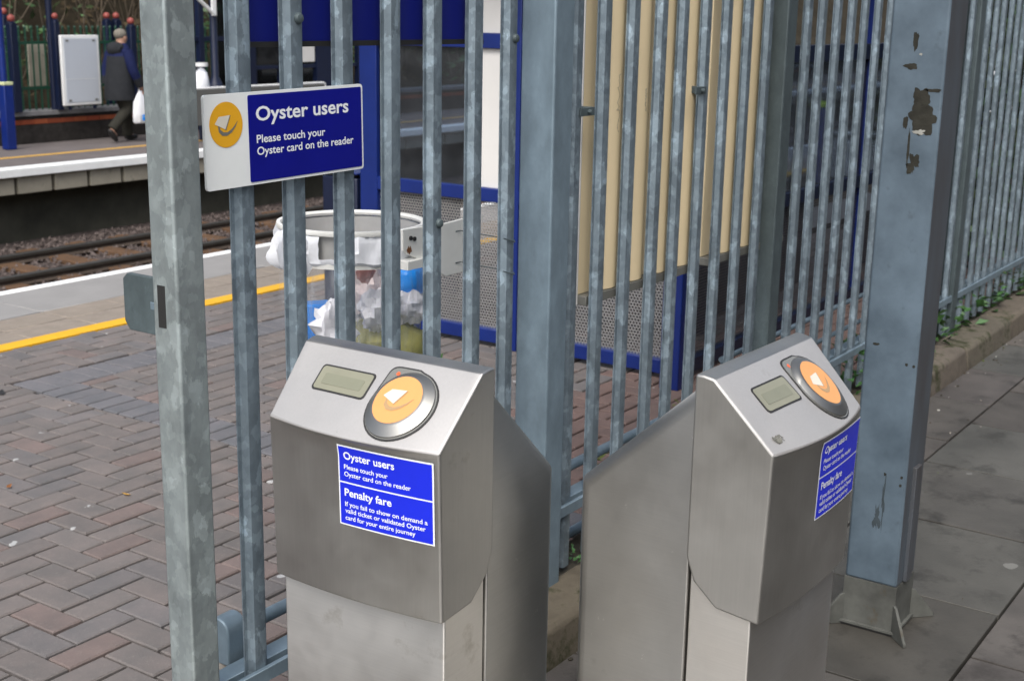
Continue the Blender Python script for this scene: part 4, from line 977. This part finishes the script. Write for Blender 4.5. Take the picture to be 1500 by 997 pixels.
# far barrier, far shelter and bits seen left of and over the sign
br = thing('steel_barrier', 'grey sheet steel barrier with a white top rail behind the white and blue sign', 'barrier', (13.0, 12.72, Z_FP))
b = MB(); b.box(.0, 3.22, 0, .04, .25, .765); b.build('panel', MT['grey_panel'], br, bevel=.006)
b = MB(); b.tube([(0, .02, .78), (3.19, .02, .78), (3.235, .02, .765), (3.25, .02, .73), (3.25, .02, .25)], .016, None, 10); b.build('top_rail', MT['white_trim'], br, smooth=True)
for x in (.2, 1.6, 3.0):
    b = MB(); b.box(x, x+.06, 0, .05, 0, .25); b.build('leg', MT['grey_panel'], br)
fs = thing('far_shelter', 'blue posted shelter with dark glazing on the far platform above the sign', 'shelter', (14.5, 13.8, Z_FP))
FX = 14.5
def fbox(name, x0, x1, y0, y1, z0, z1, m):
    b = MB(); b.box(x0-FX, x1-FX, y0, y1, z0-Z_FP, z1-Z_FP); return b.build(name, m, fs, bevel=.004)
for x0, x1 in ((14.58, 14.68), (15.62, 15.78), (16.35, 16.45), (17.22, 17.62), (18.3, 18.5)): fbox('post', x0, x1, 0, .1, Z_FP, 3.0, MT['navy'])
fbox('rail', 14.5, 18.5, .02, .08, 1.26, 1.33, MT['navy']); fbox('rail', 15.78, 18.3, .02, .08, .80, .86, MT['navy'])
fbox('back_glazing', 15.7, 18.4, .9, .91, Z_FP, 2.6, MT['glass_dark']); fbox('glazing', 15.78, 16.35, .04, .05, .86, 2.6, MT['glass_dark'])
fbox('roof', 14.2, 19, -.6, 1.4, 3.0, 3.1, MT['roof'])
fbox('white_notice', 16.85, 17.2, .03, .06, .90, 1.75, MT['white_panel'])
fbox('dark_panel', 15.75, 16.4, .6, .65, Z_FP, 1.0, MT['navy'])
pk = thing('signal_post', 'navy post with a flared foot and a white bracket left of the first pale', 'post', (14.50, 13.4, Z_FP))
b = MB(); b.lathe([(.14, 0), (.14, .62), (.10, .8), (.055, .9), (.055, 3.2)], (0, 0, 0), None, 18); b.build('pole', MT['navy'], pk, smooth=True)
b = MB(); b.box(-.115, -.035, -.12, -.08, 1.80, 3.0); b.build('white_upright', MT['white_trim'], pk, bevel=.006)
b = MB(); b.tube([(-.08, -.1, 1.83), (-.60, -.1, 2.20)], .03, None, 8); b.build('white_brace', MT['white_trim'], pk, smooth=True)
b = MB(); b.ball((0, 0, .25), .12, None, 16, 1, .8, 2.1, .4); o = b.build('refuse_sack', MT['white_bag'], None, smooth=True); o.location = (13.86, 12.95, .47); 
o.location = (13.83, 12.98, Z_FP)
b = MB()
sk = thing('bagged_litter_bin', 'small white bagged litter bin behind the left end of the grey barrier', 'bin', (13.83, 12.98, Z_FP))
o.parent = sk; o.location = (0, 0, 0); o.name = 'white_sack'; o.scale = (1, 1, 1.0); o.location = (0, 0, .56)
b = MB(); b.tube([(0, .05, 0), (0, .05, 1.12)], .03, None, 10); b.build('pole', MT['navy'], sk, smooth=True)
b = MB(); b.lathe([(.10, 1.08), (.10, 1.13), (.09, 1.13), (.09, 1.08), (.10, 1.08)], (0, 0, 0), None, 18); b.build('hoop', MT['white_trim'], sk, smooth=True)
nb = thing('bollard', 'blue bollard with a lime yellow top seen through the right hand pales', 'bollard', (13.62, 3.3, Z_PL))
b = MB(); b.lathe([(.11, 0), (.11, .80), (.10, .82)], (0, 0, 0), None, 20); b.build('shaft', MT['blue'], nb, smooth=True)
b = MB(); b.lathe([(.112, .79), (.112, .83), (.08, .85)], (0, 0, 0), None, 20); b.build('top_band', MT['hazard'], nb, smooth=True)
wb = thing('wire_bin', 'pale wire mesh bin beyond the shelter glazing seen through the right hand pales', 'bin', (14.4, 3.2, Z_PL))
b = MB(); b.lathe([(.30, .0), (.34, .46), (.32, .46), (.28, .02)], (0, 0, 0), None, 24); b.build('basket', MT['white_panel'], wb, smooth=True)
b = MB(); b.lathe([(.345, .44), (.36, .45), (.36, .48), (.345, .49), (.345, .44)], (0, 0, 0), None, 24); b.build('rim', MT['trim'], wb, smooth=True)

# ================================================================== PERSON (walking away to the right)
def skin_obj(name, joints, bones, radii, m, parent, root=0, sub=2):
    me = bpy.data.meshes.new(name); me.from_pydata(joints, bones, []); me.materials.append(m)
    o = bpy.data.objects.new(name, me); COL.objects.link(o); o.parent = parent
    o.modifiers.new('skin', 'SKIN'); s = o.modifiers.new('sub', 'SUBSURF'); s.levels = s.render_levels = sub
    if not me.skin_vertices: me.skin_vertices.new()
    for i, v in enumerate(me.skin_vertices[0].data):
        q = radii[i]; v.radius = q if isinstance(q, tuple) else (q, q); v.use_root = (i == root)
    me.polygons.foreach_set('use_smooth', [True]*len(me.polygons)); return o
per = thing('person', 'person in a charcoal and blue coat walking along the far platform', 'person', (12.93, 13.70, Z_FP+.002))
J = [(0, 0, .83), (.01, 0, .98), (.025, 0, 1.16), (.03, 0, 1.28), (.045, 0, 1.375), (.06, 0, 1.44), (.075, 0, 1.51), (.065, 0, 1.56),
     (.01, .08, .79), (.15, .085, .46), (.17, .085, .09), (.29, .09, .035),
     (0, -.08, .79), (.03, -.085, .45), (-.26, -.085, .20), (-.20, -.09, .05),
     (.02, .155, 1.24), (-.04, .22, 1.03), (-.06, .22, .82), (-.05, .22, .76),
     (.02, -.155, 1.24), (.03, -.235, 1.02), (.16, -.235, .80), (.20, -.235, .735)]
B = [(0, 1), (1, 2), (2, 3), (3, 4), (4, 5), (5, 6), (6, 7), (0, 8), (8, 9), (9, 10), (10, 11), (0, 12), (12, 13), (13, 14), (14, 15), (3, 16), (16, 17), (17, 18), (18, 19), (3, 20), (20, 21), (21, 22), (22, 23)]
RD = [.13, .125, .14, .12, .055, .082, .085, .05, .085, .06, .04, .035, .085, .06, .04, .035, .06, .045, .032, .03, .06, .045, .032, .03]
body = skin_obj('body', J, B, RD, MT['skin'], per)
for s in (-1, 1):
    b = MB(); b.ball((.06, s*.083, 1.475), .022, None, 10, .7, .4, 1.3); b.build('ear', MT['skin'], body, smooth=True)
    b = MB(); b.ball((.142, s*.03, 1.495), .010, None, 8); b.build('eye', MT['shoe'], body, smooth=True)
b = MB(); b.prism([(.138, 1.495), (.175, 1.455), (.14, 1.448)], 'y', -.012, .012); b.build('nose', MT['skin'], body, bevel=.004)
b = MB(); b.box(.143, .152, -.022, .022, 1.422, 1.428); b.build('mouth', MT['red'], body, bevel=.002)
hand_root = (.20, -.235, .735)
for k in range(5):      # fingers curled round the bag handle
    y = -.262+.013*k if k < 4 else -.215
    L = (.05, .058, .06, .052, .045)[k]
    pts = [(.20, y, .725), (.212, y, .725-L*.5), (.196, y+.004, .725-L*.8), (.176, y+.006, .725-L*.7)] if k < 4 else [(.19, -.215, .75), (.2, -.2, .725), (.205, -.205, .70)]
    b = MB(); b.tube(pts, [.009, .0085, .0075, .006][:len(pts)], None, 8); b.build('finger', MT['skin'], body, smooth=True)
b = MB(); b.ball((.045, 0, 1.525), .094, None, 20, 1.02, .92, .86, .12); hair = b.build('hair', MT['hair'], per, smooth=True)
b = MB(); NR = 28      # coat body as lofted rings
for (z, rx, ry, ox_) in (): pass
rings = []
for z, rx, ry, ox_ in ((.60, .205, .225, -.015), (.70, .205, .228, -.015), (.85, .195, .222, -.012), (1.0, .175, .212, 0), (1.12, .168, .21, .01), (1.22, .158, .205, .015), (1.29, .13, .185, .02), (1.345, .11, .145, .03), (1.40, .085, .09, .045)):
    rings.append([b.bm.verts.new((ox_+rx*math.cos(2*math.pi*k/NR)*(1+.05*noise.noise(Vector((k*.7, z*4, 0)))), ry*math.sin(2*math.pi*k/NR), z)) for k in range(NR)])
for a, c in zip(rings, rings[1:]):
    for k in range(NR):
        zc_ = a[k].co.z
        b.face([a[k], a[(k+1) % NR], c[(k+1) % NR], c[k]], MT['coat_blue'] if zc_ > 1.2 else MT['coat'])
coat = b.build('coat', None, per, smooth=True)
for s, p in ((-1, [(.02, -.165, 1.29), (.03, -.25, 1.04), (.165, -.243, .80)]), (1, [(.02, .165, 1.29), (-.04, .235, 1.04), (-.06, .232, .82)])):
    p = [Vector(q) for q in p]; pts = [p[0], p[0].lerp(p[1], .5), p[1], p[1].lerp(p[2], .5), p[2]]
    b = MB(); b.tube(pts[:4], [.085, .08, .072, .066], MT['coat_blue'], 14); b.tube([pts[3], pts[4]], [.068, .062], MT['coat'], 14); b.build('sleeve', None, coat, smooth=True)
b = MB(); b.ball((-.055, 0, 1.315), .125, None, 20, .85, 1.2, .85, .3); b.build('hood', MT['coat'], coat, smooth=True)
for s, pts, rd in ((1, [(.01, .085, .80), (.08, .085, .63), (.15, .088, .46), (.165, .088, .28), (.16, .088, .07)], [.115, .1, .085, .078, .074]), (-1, [(0, -.085, .80), (.02, -.085, .62), (.03, -.088, .46), (-.10, -.088, .34), (-.262, -.088, .19)], [.115, .1, .085, .076, .072])):
    b = MB(); b.tube(pts, rd, None, 14); b.build('trouser_leg', MT['trouser'], per, smooth=True)
b = MB(); b.ball((.225, .088, .045), .055, None, 14, 2.3, .85, .8); b.build('shoe', MT['shoe'], per, smooth=True)
b = MB(); b.ball((0, 0, 0), .055, None, 14, 2.2, .85, .8); o = b.build('shoe', MT['shoe'], per, smooth=True); o.location = (-.245, -.088, .105); o.rotation_euler = (0, R(52), 0)
bagx = thing('carrier_bag', 'white plastic carrier bag with blue print held by the walking person', 'bag', (13.085, 13.463, .58))
b = MB(); rings = []
for z, rx, ry in ((-.46, .13, .045), (-.44, .145, .06), (-.3, .14, .065), (-.16, .115, .05), (-.06, .06, .03), (.0, .02, .012)):
    rings.append([b.bm.verts.new((rx*math.cos(2*math.pi*k/24)*(1+.12*noise.noise(Vector((k*.5, z*7, 2)))), ry*math.sin(2*math.pi*k/24)*(1+.3*noise.noise(Vector((k*.6, z*9, 5)))), z)) for k in range(24)])
for a, c in zip(rings, rings[1:]):
    for k in range(24): b.face([a[k], a[(k+1) % 24], c[(k+1) % 24], c[k]])
b.face(rings[0][::-1]); bb = b.build('sack', MT['white_bag'], bagx, smooth=True)
b = MB(); b.box(-.03, .10, -.071, -.066, -.42, -.37); b.box(-.03, .10, -.071, -.066, -.36, -.335); b.build('print', MT['bag_blue'], bagx)
b = MB(); b.tube([(-.02, 0, -.03), (-.008, 0, .10), (.012, 0, .115), (.022, 0, .09), (.03, 0, -.03)], .008, None, 8); b.build('handle', MT['white_bag'], bagx, smooth=True)

# ================================================================== SMALL GROUND THINGS
def leafy(b, c, n, spread, h, s, m):
    for i in range(n):
        a = random.uniform(0, 6.28); r = spread*random.random()**.6; z = h*random.random()
        p = Vector((c[0]+r*math.cos(a), c[1]+r*.55*math.sin(a), c[2]+z)); t = Vector((math.cos(a+random.uniform(-1, 1)), math.sin(a+random.uniform(-1, 1)), random.uniform(-.3, .9))).normalized()
        sd_ = t.cross(Vector((random.gauss(0, .3), random.gauss(0, .3), 1))).normalized(); q = s*random.uniform(.6, 1.3); up_ = sd_.cross(t)*q*.12
        v = [b.bm.verts.new(k) for k in (p, p+t*q*.45+sd_*q*.34+up_, p+t*q, p+t*q*.45-sd_*q*.34+up_, p+t*q*.45-up_*.5)]
        b.face([v[0], v[1], v[4]], m); b.face([v[1], v[2], v[4]], m); b.face([v[2], v[3], v[4]], m); b.face([v[3], v[0], v[4]], m)
b = MB(); random.seed(21)
x = 6.7
while x < 13:
    leafy(b, (x, random.uniform(-.03, .06), .10), random.randint(14, 26), .14, random.uniform(.10, .26), random.uniform(.035, .07), random.choice([MT['leaf_d'], MT['weed'], MT['leaf_g'], MT['weed']])); x += random.uniform(.10, .2)
for c in ((5.9, .03, .1), (6.05, .03, .1), (5.75, .0, .1)): leafy(b, c, 22, .12, .22, .06, MT['weed'])
leafy(b, (3.33, .0, .115), 12, .05, .03, .022, MT['weed']); leafy(b, (3.13, -.22, .0), 12, .03, .03, .03, MT['weed']); leafy(b, (3.42, .03, .115), 10, .06, .02, .02, MT['leaf_g'])
for c in ((4.5, .22, Z_PL), (4.8, .3, Z_PL), (5.1, .55, Z_PL), (4.3, .5, Z_PL)): leafy(b, c, 16, .09, .03, .03, MT['moss'])
leafy(b, (5.0, 1.75, Z_PL), 16, .08, .06, .07, MT['leaf_g'])
struct(b.build('weeds'), 'stuff')
def on_platform(name, label, cat, x, y, bmesh_, m, rz=0):
    o = bmesh_.build(name, m, None, smooth=True); o.location = (x, y, Z_PL+.003); o.rotation_euler = (0, 0, rz); return tag(o, label, cat)
b = MB(); b.lathe([(.018, 0), (.019, .004), (.014, .008), (.010, .006), (.0, .006)], (0, 0, 0), None, 16); on_platform('bottle_cap', 'small pale bottle cap lying on the paving near the end post', 'cap', 2.05, 1.25, b, MT['white_trim'])
def leaf(s):
    b = MB(); v = [b.bm.verts.new(q) for q in ((-s, 0, .004), (-.2*s, .5*s, .008), (s, 0, .01), (-.2*s, -.5*s, .002), (0, 0, .0))]
    for q in ((0, 1, 4), (1, 2, 4), (2, 3, 4), (3, 0, 4)): b.face([v[k] for k in q])
    return b
on_platform('fallen_leaf', 'dark curled leaf on the paving left of the blue grey brick band', 'leaf', 3.47, 3.12, leaf(.035), MT['black'], .8)
on_platform('fallen_leaf', 'small orange leaf on the paving in the middle of the platform', 'leaf', 2.75, 2.05, leaf(.016), MT['rust'], .3)
on_platform('fallen_leaf', 'yellowish leaf on the paving close to the fence end post', 'leaf', 2.95, 1.65, leaf(.02), MT['yellow_old'], 2.)

b = MB(); random.seed(31)
for i in range(170):
    x = random.uniform(2.9, 11); y = -.215-abs(random.gauss(0, .05)) if random.random() < .75 else random.uniform(-1.5, -.25); q = random.uniform(.002, .008)
    b.ball((x, y, .003), q, random.choice([MT['leaf_b'], MT['moss'], MT['concrete'], MT['soil'], MT['leaf_b'], MT['leaf_b'], MT['glue_white']]), 6, random.uniform(.7, 1.6), random.uniform(.6, 1.2), .5)
struct(b.build('kerb_litter'), 'stuff')
# drop empty stray meshes
for o in list(bpy.data.objects):
    if o.type == 'MESH' and not o.data.vertices: bpy.data.objects.remove(o)
